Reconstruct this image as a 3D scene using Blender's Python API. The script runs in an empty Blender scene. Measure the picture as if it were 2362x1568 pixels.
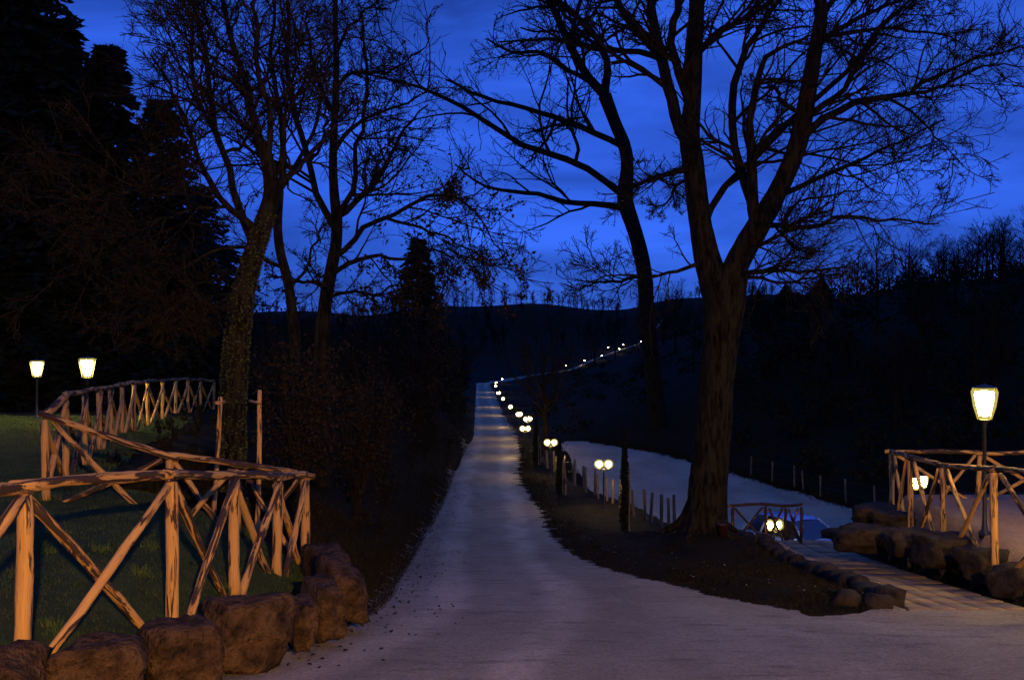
import bpy, bmesh, math
import numpy as np
from mathutils import Vector, noise as mnoise

SC = bpy.context.scene
COL = SC.collection
RNG = np.random.default_rng(11)
R = math.radians

# ------------------------------------------------------------------ camera
CAMZ = 1.6
F = 2361.0                     # focal length in units of the picture's width
cam = bpy.data.cameras.new('camera')
cam.sensor_width = 36; cam.lens = 36
cam.clip_start = 0.05; cam.clip_end = 3000
camo = bpy.data.objects.new('camera', cam); COL.objects.link(camo)
camo.location = (0, 0, CAMZ); camo.rotation_euler = (R(90), 0, 0)
SC.camera = camo

# ------------------------------------------------------------------ world: clear dusk sky, sun just set
world = bpy.data.worlds.new('World'); SC.world = world; world.use_nodes = True
wn = world.node_tree.nodes; wl = world.node_tree.links
wn.clear()
wo = wn.new('ShaderNodeOutputWorld'); bg = wn.new('ShaderNodeBackground')
sky = wn.new('ShaderNodeTexSky'); sky.sky_type = 'NISHITA'; sky.sun_disc = False
sky.sun_elevation = R(-3.0); sky.sun_rotation = R(-6); sky.altitude = 300
sky.air_density = 1.0; sky.dust_density = 0.4; sky.ozone_density = 4.0
tc = wn.new('ShaderNodeTexCoord')
mp = wn.new('ShaderNodeMapping'); mp.inputs['Scale'].default_value = (1.6, 1.6, 7.0)
nz = wn.new('ShaderNodeTexNoise'); nz.inputs['Scale'].default_value = 2.1
nz.inputs['Detail'].default_value = 5; nz.inputs['Roughness'].default_value = 0.55
nz.inputs['Distortion'].default_value = 0.5
mr = wn.new('ShaderNodeMapRange'); mr.inputs[1].default_value = 0.32; mr.inputs[2].default_value = 0.68
mr.inputs[3].default_value = 0.50; mr.inputs[4].default_value = 1.30
bw = wn.new('ShaderNodeRGBToBW')
sp = wn.new('ShaderNodeMapRange'); sp.inputs[1].default_value = 0.0; sp.inputs[2].default_value = 1.0
tint = wn.new('ShaderNodeMix'); tint.data_type = 'RGBA'; tint.blend_type = 'MULTIPLY'
tint.inputs[0].default_value = 1.0
tint.inputs[7].default_value = (0.055, 0.155, 0.50, 1)      # tungsten white balance: the dusk goes deep blue
mul = wn.new('ShaderNodeMix'); mul.data_type = 'RGBA'; mul.blend_type = 'MULTIPLY'; mul.inputs[0].default_value = 1.0
wl.new(tc.outputs['Generated'], mp.inputs[0]); wl.new(mp.outputs[0], nz.inputs['Vector'])
wl.new(nz.outputs['Fac'], mr.inputs[0])
veil = wn.new('ShaderNodeMix'); veil.data_type = 'RGBA'; veil.blend_type = 'ADD'; veil.inputs[0].default_value = 1.0
veil.inputs[7].default_value = (0.027, 0.104, 0.63, 1)    # thin even cloud veil, same in every direction
wl.new(sky.outputs[0], tint.inputs[6]); wl.new(tint.outputs[2], veil.inputs[6]); wl.new(veil.outputs[2], mul.inputs[6])
wl.new(mr.outputs[0], mul.inputs[7])
wl.new(mul.outputs[2], bg.inputs[0]); wl.new(bg.outputs[0], wo.inputs[0])
bg.inputs[1].default_value = 1.0

SC.view_settings.view_transform = 'Standard'; SC.view_settings.look = 'None'
SC.view_settings.exposure = 0.0; SC.view_settings.gamma = 1.0
SC.view_settings.use_curve_mapping = False
SC.cycles.use_denoising = True
try: SC.cycles.denoiser = 'OPENIMAGEDENOISE'
except Exception: pass
SC.cycles.max_bounces = 5; SC.cycles.diffuse_bounces = 2; SC.cycles.glossy_bounces = 2
SC.cycles.transparent_max_bounces = 8; SC.cycles.sample_clamp_indirect = 3.0
SC.cycles.caustics_reflective = False; SC.cycles.caustics_refractive = False

# ------------------------------------------------------------------ helpers
def W(u, v, d):
    """point d metres down the valley that lies on the sight line (u,v)"""
    return np.array([(u-1180.5)/F*d, d, CAMZ-(v-784.0)/F*d])

class Hermite:
    def __init__(s, pts):
        p = np.array(sorted(pts), float); s.x = p[:, 0]; s.y = p[:, 1]
        dx = np.diff(s.x); sl = np.diff(s.y)/dx
        m = np.zeros(len(s.x)); m[0] = sl[0]; m[-1] = sl[-1]
        for i in range(1, len(m)-1):
            if sl[i-1]*sl[i] > 0:
                w1 = 2*dx[i]+dx[i-1]; w2 = dx[i]+2*dx[i-1]
                m[i] = (w1+w2)/(w1/sl[i-1]+w2/sl[i])
        s.m = m
    def __call__(s, q):
        q = np.clip(np.asarray(q, float), s.x[0], s.x[-1])
        i = np.clip(np.searchsorted(s.x, q, side='right')-1, 0, len(s.x)-2)
        h = s.x[i+1]-s.x[i]; t = (q-s.x[i])/h
        return ((2*t**3-3*t**2+1)*s.y[i]+(t**3-2*t**2+t)*h*s.m[i]
                +(-2*t**3+3*t**2)*s.y[i+1]+(t**3-t**2)*h*s.m[i+1])

def sstep(a, b, x):
    t = np.clip((np.asarray(x, float)-a)/(b-a), 0, 1); return t*t*(3-2*t)

def vnoise(x, y, s, seed=0.0):
    """cheap smooth 2-D noise from summed sines, about -1..1"""
    x = np.asarray(x, float)*s+seed*3.1; y = np.asarray(y, float)*s+seed*1.7
    return (np.sin(x*1.7+1.3*np.sin(y*1.1+.4))+np.sin(y*2.1+1.7*np.sin(x*.9+2.))
            +.6*np.sin(3.9*x+2.3*y+np.sin(2.7*y))+.5*np.sin(4.3*y-3.1*x+1.))/3.1

def mesh_np(name, verts, faces, smooth=True, uv=None):
    """faces: list of int arrays (n,k)"""
    me = bpy.data.meshes.new(name)
    verts = np.ascontiguousarray(verts, np.float32)
    if not isinstance(faces, (list, tuple)): faces = [faces]
    faces = [np.asarray(f, np.int32) for f in faces if len(f)]
    loops = np.concatenate([f.ravel() for f in faces])
    tot = np.concatenate([np.full(len(f), f.shape[1], np.int32) for f in faces])
    start = np.concatenate([[0], np.cumsum(tot)[:-1]]).astype(np.int32)
    me.vertices.add(len(verts)); me.vertices.foreach_set('co', verts.ravel())
    me.loops.add(len(loops)); me.loops.foreach_set('vertex_index', loops)
    me.polygons.add(len(tot)); me.polygons.foreach_set('loop_start', start)
    try: me.polygons.foreach_set('loop_total', tot)
    except Exception: pass
    if smooth: me.polygons.foreach_set('use_smooth', np.ones(len(tot), bool))
    if uv is not None:
        l = me.uv_layers.new(name='UVMap')
        l.data.foreach_set('uv', np.ascontiguousarray(uv[loops], np.float32).ravel())
    me.update(calc_edges=True); me.validate()
    return me

def link(name, me, mat=None, parent=None, loc=None):
    o = bpy.data.objects.new(name, me)
    COL.objects.link(o)
    if mat is not None and me is not None and len(me.materials) == 0: me.materials.append(mat)
    if parent is not None: o.parent = parent
    if loc is not None: o.location = loc
    return o

def tag(o, label=None, cat=None, group=None, kind=None):
    if label: o['label'] = label
    if cat: o['category'] = cat
    if group: o['group'] = group
    if kind: o['kind'] = kind
    return o

def thing(name, loc, label, cat, group=None, rz=0.0):
    o = bpy.data.objects.new(name, None); COL.objects.link(o)
    o.empty_display_size = .2; o.location = loc; o.rotation_euler = (0, 0, rz)
    return tag(o, label, cat, group)

def copy_tree(o, parent=None):
    c = o.copy(); COL.objects.link(c); c.parent = parent
    for ch in list(o.children): copy_tree(ch, c)
    return c

def frames(P):
    T = np.gradient(P, axis=1); T /= np.linalg.norm(T, axis=2, keepdims=True)+1e-9
    m = T.mean(1); ref = np.where(np.abs(m[:, 2:3]) < .8, np.array([[0, 0, 1.]]), np.array([[1., 0, 0]]))
    ref = ref[:, None, :]
    b1 = ref-(ref*T).sum(2, keepdims=True)*T; b1 /= np.linalg.norm(b1, axis=2, keepdims=True)+1e-9
    return T, b1, np.cross(T, b1)

def tubes(P, Rd, S):
    """P (N,K,3) centre lines, Rd (N,K) radii -> verts, quads"""
    N, K, _ = P.shape
    T, b1, b2 = frames(P)
    a = np.arange(S)*2*math.pi/S
    V = P[:, :, None, :]+Rd[:, :, None, None]*(np.cos(a)[None, None, :, None]*b1[:, :, None, :]
                                               +np.sin(a)[None, None, :, None]*b2[:, :, None, :])
    base = (np.arange(N)*K*S)[:, None, None]+(np.arange(K-1)*S)[None, :, None]
    s0 = np.arange(S)[None, None, :]; s1 = (s0+1) % S
    Q = np.stack([base+s0, base+s1, base+S+s1, base+S+s0], -1).reshape(-1, 4)
    return V.reshape(-1, 3), Q

class Bag:
    def __init__(s): s.v = []; s.q = []; s.n = 0
    def add(s, v, q): s.v.append(v); s.q.append(np.asarray(q)+s.n); s.n += len(v)
    def mesh(s, name, smooth=True, off=None):
        v = np.concatenate(s.v)
        if off is not None: v = v-np.asarray(off)
        k = {}
        for q in s.q: k.setdefault(q.shape[1], []).append(q)
        return mesh_np(name, v, [np.concatenate(x) for x in k.values()], smooth)

def resample(pts, K):
    p = np.array(pts, float)
    # Catmull-Rom through the points, then equal steps
    ext = np.vstack([2*p[0]-p[1], p, 2*p[-1]-p[-2]])
    out = []
    for i in range(1, len(ext)-2):
        t = np.linspace(0, 1, 8, endpoint=False)[:, None]
        a, b, c, d = ext[i-1], ext[i], ext[i+1], ext[i+2]
        out.append(.5*((2*b)+(-a+c)*t+(2*a-5*b+4*c-d)*t**2+(-a+3*b-3*c+d)*t**3))
    out = np.vstack(out+[p[-1:]])
    s = np.concatenate([[0], np.cumsum(np.linalg.norm(np.diff(out[:, :3], axis=0), axis=1))])
    q = np.linspace(0, s[-1], K)
    return np.stack([np.interp(q, s, out[:, j]) for j in range(out.shape[1])], 1)

# ------------------------------------------------------------------ materials
def mat_new(name):
    m = bpy.data.materials.new(name); m.use_nodes = True
    n = m.node_tree.nodes; l = m.node_tree.links
    return m, n, l, n['Principled BSDF']

def noise_mat(name, cols, scale=4.0, rough=.9, bump=.3, bscale=40., detail=6., coord='Object', stretch=(1, 1, 1), spec=.25, dist=.0, bdist=.02):
    """cols: list of (pos, rgb) for a ramp over noise"""
    m, n, l, b = mat_new(name)
    t = n.new('ShaderNodeTexCoord'); mp = n.new('ShaderNodeMapping'); mp.inputs['Scale'].default_value = stretch
    l.new(t.outputs[coord], mp.inputs[0])
    z = n.new('ShaderNodeTexNoise'); z.inputs['Scale'].default_value = scale; z.inputs['Detail'].default_value = detail
    z.inputs['Roughness'].default_value = .65; z.inputs['Distortion'].default_value = dist
    l.new(mp.outputs[0], z.inputs['Vector'])
    r = n.new('ShaderNodeValToRGB')
    while len(r.color_ramp.elements) < len(cols): r.color_ramp.elements.new(.5)
    for e, (p, c) in zip(r.color_ramp.elements, cols): e.position = p; e.color = (*c, 1)
    l.new(z.outputs['Fac'], r.inputs[0]); l.new(r.outputs[0], b.inputs['Base Color'])
    b.inputs['Roughness'].default_value = rough
    b.inputs['Specular IOR Level'].default_value = spec
    if bump:
        z2 = n.new('ShaderNodeTexNoise'); z2.inputs['Scale'].default_value = bscale; z2.inputs['Detail'].default_value = 4
        l.new(mp.outputs[0], z2.inputs['Vector'])
        bp = n.new('ShaderNodeBump'); bp.inputs['Strength'].default_value = bump; bp.inputs['Distance'].default_value = bdist
        l.new(z2.outputs['Fac'], bp.inputs['Height']); l.new(bp.outputs[0], b.inputs['Normal'])
    return m

def plain_mat(name, col, rough=.5, metal=0., spec=.5):
    m, n, l, b = mat_new(name)
    z = n.new('ShaderNodeTexNoise'); z.inputs['Scale'].default_value = 9
    mx = n.new('ShaderNodeMix'); mx.data_type = 'RGBA'
    mx.inputs[6].default_value = (*[c*.8 for c in col], 1); mx.inputs[7].default_value = (*col, 1)
    l.new(z.outputs['Fac'], mx.inputs[0]); l.new(mx.outputs[2], b.inputs['Base Color'])
    b.inputs['Roughness'].default_value = rough; b.inputs['Metallic'].default_value = metal
    b.inputs['Specular IOR Level'].default_value = spec
    return m

def emit_mat(name, col, s):
    m, n, l, b = mat_new(name)
    b.inputs['Base Color'].default_value = (.8, .8, .75, 1)
    b.inputs['Emission Color'].default_value = (*col, 1); b.inputs['Emission Strength'].default_value = s
    return m

def gravel_mat(name, a, bcol, c):
    m, n, l, b = mat_new(name)
    t = n.new('ShaderNodeTexCoord')
    big = n.new('ShaderNodeTexNoise'); big.inputs['Scale'].default_value = .55; big.inputs['Detail'].default_value = 7; big.inputs['Roughness'].default_value = .7
    mpb = n.new('ShaderNodeMapping'); mpb.inputs['Scale'].default_value = (1, .45, 1)
    l.new(t.outputs['Object'], mpb.inputs[0]); l.new(mpb.outputs[0], big.inputs['Vector'])
    fine = n.new('ShaderNodeTexVoronoi'); fine.inputs['Scale'].default_value = 38
    l.new(t.outputs['Object'], fine.inputs['Vector'])
    r = n.new('ShaderNodeValToRGB'); r.color_ramp.elements.new(.5)
    for e, (p, col) in zip(r.color_ramp.elements, [(.3, a), (.5, bcol), (.68, c)]): e.position = p; e.color = (*col, 1)
    l.new(big.outputs['Fac'], r.inputs[0])
    h = n.new('ShaderNodeRGBToBW'); l.new(fine.outputs['Color'], h.inputs[0])
    mr = n.new('ShaderNodeMapRange'); mr.inputs[3].default_value = .72; mr.inputs[4].default_value = 1.2
    l.new(h.outputs[0], mr.inputs[0])
    mx = n.new('ShaderNodeMix'); mx.data_type = 'RGBA'; mx.blend_type = 'MULTIPLY'; mx.inputs[0].default_value = 1
    l.new(r.outputs[0], mx.inputs[6]); l.new(mr.outputs[0], mx.inputs[7]); l.new(mx.outputs[2], b.inputs['Base Color'])
    b.inputs['Roughness'].default_value = .93; b.inputs['Specular IOR Level'].default_value = .2
    z2 = n.new('ShaderNodeTexNoise'); z2.inputs['Scale'].default_value = 6; z2.inputs['Detail'].default_value = 8; z2.inputs['Roughness'].default_value = .75
    l.new(t.outputs['Object'], z2.inputs['Vector'])
    b1 = n.new('ShaderNodeBump'); b1.inputs['Strength'].default_value = .7; b1.inputs['Distance'].default_value = .03
    l.new(z2.outputs['Fac'], b1.inputs['Height'])
    b2 = n.new('ShaderNodeBump'); b2.inputs['Strength'].default_value = .6; b2.inputs['Distance'].default_value = .012
    l.new(fine.outputs['Distance'], b2.inputs['Height']); l.new(b1.outputs[0], b2.inputs['Normal'])
    l.new(b2.outputs[0], b.inputs['Normal'])
    return m

M = {}
M['gravel'] = gravel_mat('gravel', (.25, .195, .105), (.36, .285, .16), (.46, .37, .215))
M['road_gravel'] = gravel_mat('road_gravel', (.25, .195, .105), (.36, .285, .16), (.46, .37, .215))
def add_tracks(m):
    n = m.node_tree.nodes; l = m.node_tree.links; b = n['Principled BSDF']
    src = b.inputs['Base Color'].links[0].from_socket
    uv = n.new('ShaderNodeUVMap'); sx_ = n.new('ShaderNodeSeparateXYZ'); l.new(uv.outputs[0], sx_.inputs[0])
    w = n.new('ShaderNodeTexNoise'); w.inputs['Scale'].default_value = .35; w.inputs['Detail'].default_value = 3
    t = n.new('ShaderNodeTexCoord'); l.new(t.outputs['Object'], w.inputs['Vector'])
    def math_(op, a, b_):
        k = n.new('ShaderNodeMath'); k.operation = op
        for i, q in enumerate((a, b_)):
            if isinstance(q, (int, float)): k.inputs[i].default_value = q
            else: l.new(q, k.inputs[i])
        return k.outputs[0]
    wob = math_('MULTIPLY', math_('SUBTRACT', w.outputs['Fac'], .5), .9)
    off = math_('ABSOLUTE', math_('ADD', sx_.outputs[0], wob), 0)
    dist = math_('ABSOLUTE', math_('SUBTRACT', off, .78), 0)
    mr = n.new('ShaderNodeMapRange'); mr.interpolation_type = 'SMOOTHSTEP'; l.new(dist, mr.inputs[0])
    mr.inputs[1].default_value = .08; mr.inputs[2].default_value = .42; mr.inputs[3].default_value = 1.22; mr.inputs[4].default_value = .84
    mx = n.new('ShaderNodeMix'); mx.data_type = 'RGBA'; mx.blend_type = 'MULTIPLY'; mx.inputs[0].default_value = 1
    l.new(src, mx.inputs[6]); l.new(mr.outputs[0], mx.inputs[7])
    # dark damp blotches and crushed leaves
    z = n.new('ShaderNodeTexNoise'); z.inputs['Scale'].default_value = 2.3; z.inputs['Detail'].default_value = 9; z.inputs['Roughness'].default_value = .72
    mp = n.new('ShaderNodeMapping'); mp.inputs['Scale'].default_value = (.55, 1.6, 1); l.new(t.outputs['Object'], mp.inputs[0]); l.new(mp.outputs[0], z.inputs['Vector'])
    r = n.new('ShaderNodeValToRGB'); l.new(z.outputs['Fac'], r.inputs[0])
    for e, (p, c) in zip(r.color_ramp.elements, [(.33, (.55, .53, .5)), (.46, (1, 1, 1))]): e.position = p; e.color = (*c, 1)
    m2 = n.new('ShaderNodeMix'); m2.data_type = 'RGBA'; m2.blend_type = 'MULTIPLY'; m2.inputs[0].default_value = 1
    l.new(mx.outputs[2], m2.inputs[6]); l.new(r.outputs[0], m2.inputs[7]); l.new(m2.outputs[2], b.inputs['Base Color'])
add_tracks(M['road_gravel'])
M['pink_gravel'] = gravel_mat('pink_gravel', (.17, .105, .062), (.24, .15, .092), (.31, .20, .125))
M['soil'] = noise_mat('soil', [(.3, (.006, .0045, .002)), (.5, (.016, .011, .004)), (.62, (.015, .014, .0035)), (.75, (.034, .023, .009))], 2.2, .98, .6, 25, spec=.05, bdist=.05)
M['lawn'] = noise_mat('lawn', [(.3, (.020, .028, .010)), (.55, (.035, .05, .016)), (.75, (.05, .06, .022))], 3., .98, .5, 60, spec=.05)
M['grass'] = noise_mat('grass', [(.3, (.035, .06, .015)), (.55, (.055, .085, .02)), (.75, (.10, .11, .035))], 5., .9, 0, spec=.1)
M['drygrass'] = noise_mat('dry_grass', [(.3, (.011, .011, .004)), (.55, (.024, .020, .008)), (.75, (.048, .037, .016))], 5., .95, 0, spec=.05)
M['bark'] = noise_mat('bark', [(.36, (.003, .002, .0012)), (.46, (.010, .0075, .004)), (.57, (.024, .019, .010)), (.70, (.016, .016, .006))], 13, .95, 1., 16, stretch=(1, 1, .22), spec=.06, bdist=.06, detail=8.)
M['bark_dark'] = noise_mat('bark_dark', [(.3, (.010, .007, .003)), (.7, (.026, .018, .008))], 4, .95, .5, 14, stretch=(1, 1, .35), spec=.08)
M['ivy'] = noise_mat('ivy_leaf', [(.3, (.022, .028, .010)), (.6, (.055, .055, .018)), (.8, (.08, .07, .025))], 7, .8, 0, spec=.15)
M['brownleaf'] = noise_mat('brown_leaf', [(.3, (.014, .009, .005)), (.6, (.032, .021, .011)), (.8, (.055, .037, .022))], 6, .9, 0, spec=.1)
M['needle'] = noise_mat('needle', [(.3, (.006, .009, .005)), (.7, (.016, .020, .009))], 4, .85, 0, spec=.1)
M['leaf_dark'] = noise_mat('dark_leaf', [(.3, (.009, .008, .003)), (.55, (.020, .017, .006)), (.75, (.038, .027, .012))], 3, .95, 0, spec=.06)
M['rock'] = noise_mat('rock', [(.32, (.012, .008, .005)), (.46, (.048, .027, .013)), (.58, (.09, .052, .025)), (.7, (.030, .022, .015)), (.84, (.08, .066, .05))], 6.5, .95, 1., 26, spec=.1, bdist=.06)
M['rock2'] = noise_mat('mossy_rock', [(.32, (.008, .006, .004)), (.46, (.028, .020, .012)), (.58, (.040, .030, .018)), (.68, (.022, .022, .010)), (.82, (.10, .085, .065))], 6., .95, .8, 18, spec=.1, bdist=.03)
M['slab'] = noise_mat('paving_slab', [(.3, (.19, .13, .065)), (.55, (.28, .20, .105)), (.75, (.36, .27, .145))], 3.5, .9, .35, 60, spec=.2)
M['black'] = plain_mat('black_paint', (.012, .012, .012), .45)
M['rail_grey'] = plain_mat('dark_metal', (.03, .03, .03), .5, .6)

def pole_mat(name, TH):
    m, n, l, b = mat_new(name)
    uv = n.new('ShaderNodeUVMap'); mp = n.new('ShaderNodeMapping'); mp.inputs['Scale'].default_value = (1, 1, 1)
    oi = n.new('ShaderNodeObjectInfo')
    ml = n.new('ShaderNodeMath'); ml.operation = 'MULTIPLY'; ml.inputs[1].default_value = 57
    l.new(oi.outputs['Random'], ml.inputs[0])
    cb = n.new('ShaderNodeCombineXYZ'); l.new(ml.outputs[0], cb.inputs[2])
    t = n.new('ShaderNodeTexCoord')
    ad = n.new('ShaderNodeVectorMath'); ad.operation = 'ADD'
    l.new(uv.outputs[0], mp.inputs[0]); l.new(mp.outputs[0], ad.inputs[0]); l.new(cb.outputs[0], ad.inputs[1])
    def nz(sc, st, det=6, dist=0.):
        p = n.new('ShaderNodeMapping'); p.inputs['Scale'].default_value = st; l.new(ad.outputs[0], p.inputs[0])
        z = n.new('ShaderNodeTexNoise'); z.inputs['Scale'].default_value = sc; z.inputs['Detail'].default_value = det
        z.inputs['Roughness'].default_value = .62; z.inputs['Distortion'].default_value = dist
        l.new(p.outputs[0], z.inputs['Vector']); return z
    grain = nz(9, (5, .5, 1)); patch = nz(2.2, (2.0, 1.0, 1), 6, .8)
    r = n.new('ShaderNodeValToRGB')
    for e, (p, c) in zip(r.color_ramp.elements, [(.3, (.40, .195, .05)), (.72, (.64, .36, .10))]): e.position = p; e.color = (*c, 1)
    l.new(grain.outputs['Fac'], r.inputs[0])
    bk = n.new('ShaderNodeValToRGB')
    for e, (p, c) in zip(bk.color_ramp.elements, [(TH, (0, 0, 0)), (TH+.05, (1, 1, 1))]): e.position = p; e.color = (*c, 1)
    l.new(patch.outputs['Fac'], bk.inputs[0])
    mx = n.new('ShaderNodeMix'); mx.data_type = 'RGBA'; mx.inputs[7].default_value = (.045, .026, .016, 1)
    l.new(bk.outputs[0], mx.inputs[0]); l.new(r.outputs[0], mx.inputs[6])
    l.new(mx.outputs[2], b.inputs['Base Color'])
    b.inputs['Roughness'].default_value = .8; b.inputs['Specular IOR Level'].default_value = .2
    bp = n.new('ShaderNodeBump'); bp.inputs['Strength'].default_value = .5; bp.inputs['Distance'].default_value = .012
    su = n.new('ShaderNodeMath'); su.operation = 'ADD'; l.new(bk.outputs[0], su.inputs[0]); l.new(grain.outputs['Fac'], su.inputs[1])
    l.new(su.outputs[0], bp.inputs['Height']); l.new(bp.outputs[0], b.inputs['Normal'])
    return m
M['pole'] = pole_mat('peeled_pole', .545)
M['pole_dim'] = pole_mat('dimmed_pole', .36)  # darker copy of the pole wood, dim light put into the colour
M['barkpole'] = pole_mat('half_peeled_pole', .455)

# ------------------------------------------------------------------ the lie of the land
DROP = Hermite([(-60, .9), (-10, 1.15), (0, 1.6), (8, 2.65), (15, 3.62), (22, 4.45), (30, 5.0), (51, 5.7), (95, 6.75),
                (157, 8.0), (204, 8.75), (225, 9.0), (270, 8.2), (300, 6.3), (360, 1.0), (420, -10.0), (520, -15), (900, -17)])
def solve_d(v):
    """distance at which the road profile meets sight-line row v"""
    q = np.exp(np.linspace(math.log(5), math.log(230), 4000)); ang = (DROP(q))/q*F+784
    return float(np.interp(-v, -ang, q))
LE = [(885, 1095), (905, 1087), (950, 1080), (1045, 1064), (1090, 1040), (1175, 1003), (1240, 962), (1330, 900), (1400, 850), (1480, 690), (1568, 430)]
RE = [(885, 1131), (905, 1141), (950, 1160), (1045, 1202), (1090, 1200), (1150, 1228), (1175, 1250), (1230, 1275), (1280, 1330), (1320, 1430), (1350, 1560), (1385, 1700), (1412, 1850)]
def edge(tab): 
    out = []
    for v, u in tab:
        d = solve_d(v); out.append((d, (u-1180.5)/F*d))
    return out
le = edge(LE)+[(230, -3.0), (250, 3.), (275, 14.0), (300, 21.0), (330, 31.0), (365, 45.0), (400, 58.)]
re_ = edge(RE)+[(230, .6), (250, 6.5), (275, 17.5), (300, 24.5), (330, 35.0), (365, 49.0), (400, 62.)]
le = [(-60, -2.9), (0, -2.9), (5, -2.75)]+le
XL = Hermite(le); XR0 = Hermite(re_)
def XR(y):
    y = np.asarray(y, float)
    return np.where(y < 11.55, 30.0, XR0(y))
def path_l(y): return 4.78+(np.asarray(y)-12.2)*.046
def path_r(y): return 6.22+(np.asarray(y)-12.2)*.088
def terr_x(y): return 6.60+(np.asarray(y)-14.0)*.118
EMB_H = Hermite([(-60, .5), (0, .45), (6, .55), (8, .72), (12, 1.32), (20, 2.45), (30, 2.95), (45, 2.8), (80, 2.6), (200, 1.6), (260, .5), (900, 0)])
EMB_W = Hermite([(-60, 2), (6, 2.0), (8, 2.0), (12, 3.2), (20, 5.6), (30, 6.4), (80, 6), (200, 8), (900, 8)])
LOTX0 = Hermite([(20, 3.2), (25, 4.1), (44.6, 1.5), (66, 1.2), (80, 1.)])
RISE_X0 = Hermite([(0, 26), (22, 22), (32, 17), (41, 13.8), (60, 8.4), (67, 4.6), (90, 3.2), (200, 2.), (240, 12), (300, 40), (900, 80)])
RISE_A = Hermite([(0, 0), (25, 0), (41, .45), (70, .75), (115, .98), (150, .72), (200, .5), (260, .42), (420, .45), (900, .4)])

def H(x, y):
    x = np.asarray(x, float); y = np.asarray(y, float); x, y = np.broadcast_arrays(x, y)
    base = CAMZ-DROP(y)
    z = base.copy()
    # left bank and lawn
    tl = XL(y)-x
    u = np.clip(tl/EMB_W(y), 0, 1); bank = EMB_H(y)*(1-(1-u)**2)
    z = z+np.where(tl > 0, bank, 0)
    # lawn stays level to about 25 m, then falls into the dark behind
    lev = sstep(3.2, 5.2, -x-.0*y)*sstep(10.5, 13, y)*(1-sstep(23, 27, y))
    # bed between road and path, rising to the big oak
    bed = sstep(0, .8, x-XR0(y))*sstep(0, .35, path_l(y)-x)*sstep(11.6, 12.6, y)*(1-sstep(23, 26, y))
    z = z+.14*bed
    z = z+.42*np.exp(-(((x-3.75)/1.1)**2+((y-20)/1.5)**2))
    # parking place below the road
    lot = sstep(0, 1.9, x-LOTX0(y)-.1)*sstep(23.2, 27.5, y)*(1-sstep(64, 74, y))
    lz = CAMZ-np.interp(y, [20, 32, 67, 80], [6.9, 6.9, 6.55, 6.6])
    z = z*(1-lot)+lz*lot
    # terrace on the right
    te = sstep(-.10, .28, x-terr_x(y))*sstep(11.2, 12.8, y)*(1-sstep(19.9, 24, y))
    z = z*(1-te)+(CAMZ-2.86-.02*(y-14))*te
    # wooded hillside on the right
    rise = RISE_A(y)*16.9*(1-np.exp(-np.maximum(x-RISE_X0(y), 0)/27.))
    z = z+rise
    z = z+sstep(300, 430, y)*(1.8*np.sin(x*.021+1.)+1.2*np.sin(x*.053+2.2)+.8*np.sin(x*.11))
    # land left of the lawn falls slightly, far left hill
    z = z-1.2*sstep(26, 40, y)*sstep(8, 16, -x)*(1-sstep(60, 120, y))
    return z

def Hs(x, y): return float(H(x, y))
def rough(x, y):
    """small lumps away from the gravel"""
    off = np.minimum(1, np.maximum(sstep(0.05, .7, XL(y)-x), sstep(.05, .7, x-XR(y))))
    lot = sstep(0, 2.2, x-LOTX0(y))*sstep(23.2, 27.5, y)*(1-sstep(60, 66, y))*(1-sstep(-1, 1, x-RISE_X0(y)))
    pth = sstep(.1, .0, path_l(y)-x-.0)*sstep(.1, .0, x-terr_x(y)-6)*sstep(11.5, 12, y)*(1-sstep(23, 25, y))
    off = off*(1-lot)*(1-pth)
    return off*(.035*vnoise(x, y, 2.3)+.05*vnoise(x, y, .9, 2.)+np.clip(y/150, 0, 1)*.25*vnoise(x, y, .25, 5.))

# ground: one sheet to the horizon
def fan_grid(d0, d1, n, s0, s1, m):
    d = np.exp(np.linspace(math.log(d0), math.log(d1), n)); s = np.linspace(s0, s1, m)
    D, S = np.meshgrid(d, s, indexing='ij'); return S*D, D
def grid_faces(n, m):
    i = np.arange(n-1)[:, None]*m+np.arange(m-1)[None, :]
    return np.stack([i, i+1, i+m+1, i+m], -1).reshape(-1, 4)
gx, gy = fan_grid(3.0, 1500, 430, -1.6, 1.6, 240)
fx = gx.ravel(); fy = gy.ravel(); fz = H(fx, fy)+rough(fx, fy)
onroad = sstep(-.02, .25, fx-XL(fy))*sstep(-.02, .25, XR(fy)-fx)
onlot = sstep(1.6, 2.3, fx-LOTX0(fy))*sstep(26.5, 28, fy)*(1-sstep(64, 67, fy))
onpath = sstep(-.02, .1, fx-path_l(fy))*sstep(-.02, .1, path_r(fy)-fx)*sstep(11.4, 11.8, fy)*(1-sstep(23, 24, fy))
onter = sstep(-.05, .25, fx-terr_x(fy))*sstep(12.5, 12.9, fy)*(1-sstep(19.5, 19.9, fy))
fz = fz-.09*onter-.06*np.maximum.reduce([onroad, onlot*.6, onpath*2.0])
bx, by = np.meshgrid(np.linspace(-40, 40, 90), np.linspace(-40, 3.2, 40)); 
bx = bx.T.ravel(); by_ = by.T.ravel()
bz = H(bx, by_)-.12
bag = Bag(); bag.add(np.stack([fx, fy, fz], 1), grid_faces(430, 240))
bag.add(np.stack([bx, by_, bz], 1), grid_faces(90, 40)[:, ::-1])
ground = link('ground', bag.mesh('ground'), M['soil']); tag(ground, kind='structure')

def masked_sheet(name, X, Y, n, m, keep, dz, mat, zfun=None):
    q = grid_faces(n, m)
    x = X.ravel(); y = Y.ravel(); cx = x[q].mean(1); cy = y[q].mean(1)
    q = q[keep(cx, cy)]
    used, inv = np.unique(q.ravel(), return_inverse=True)
    z = H(x[used], y[used])+dz
    return np.stack([x[used], y[used], z], 1), inv.reshape(-1, 4)

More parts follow.
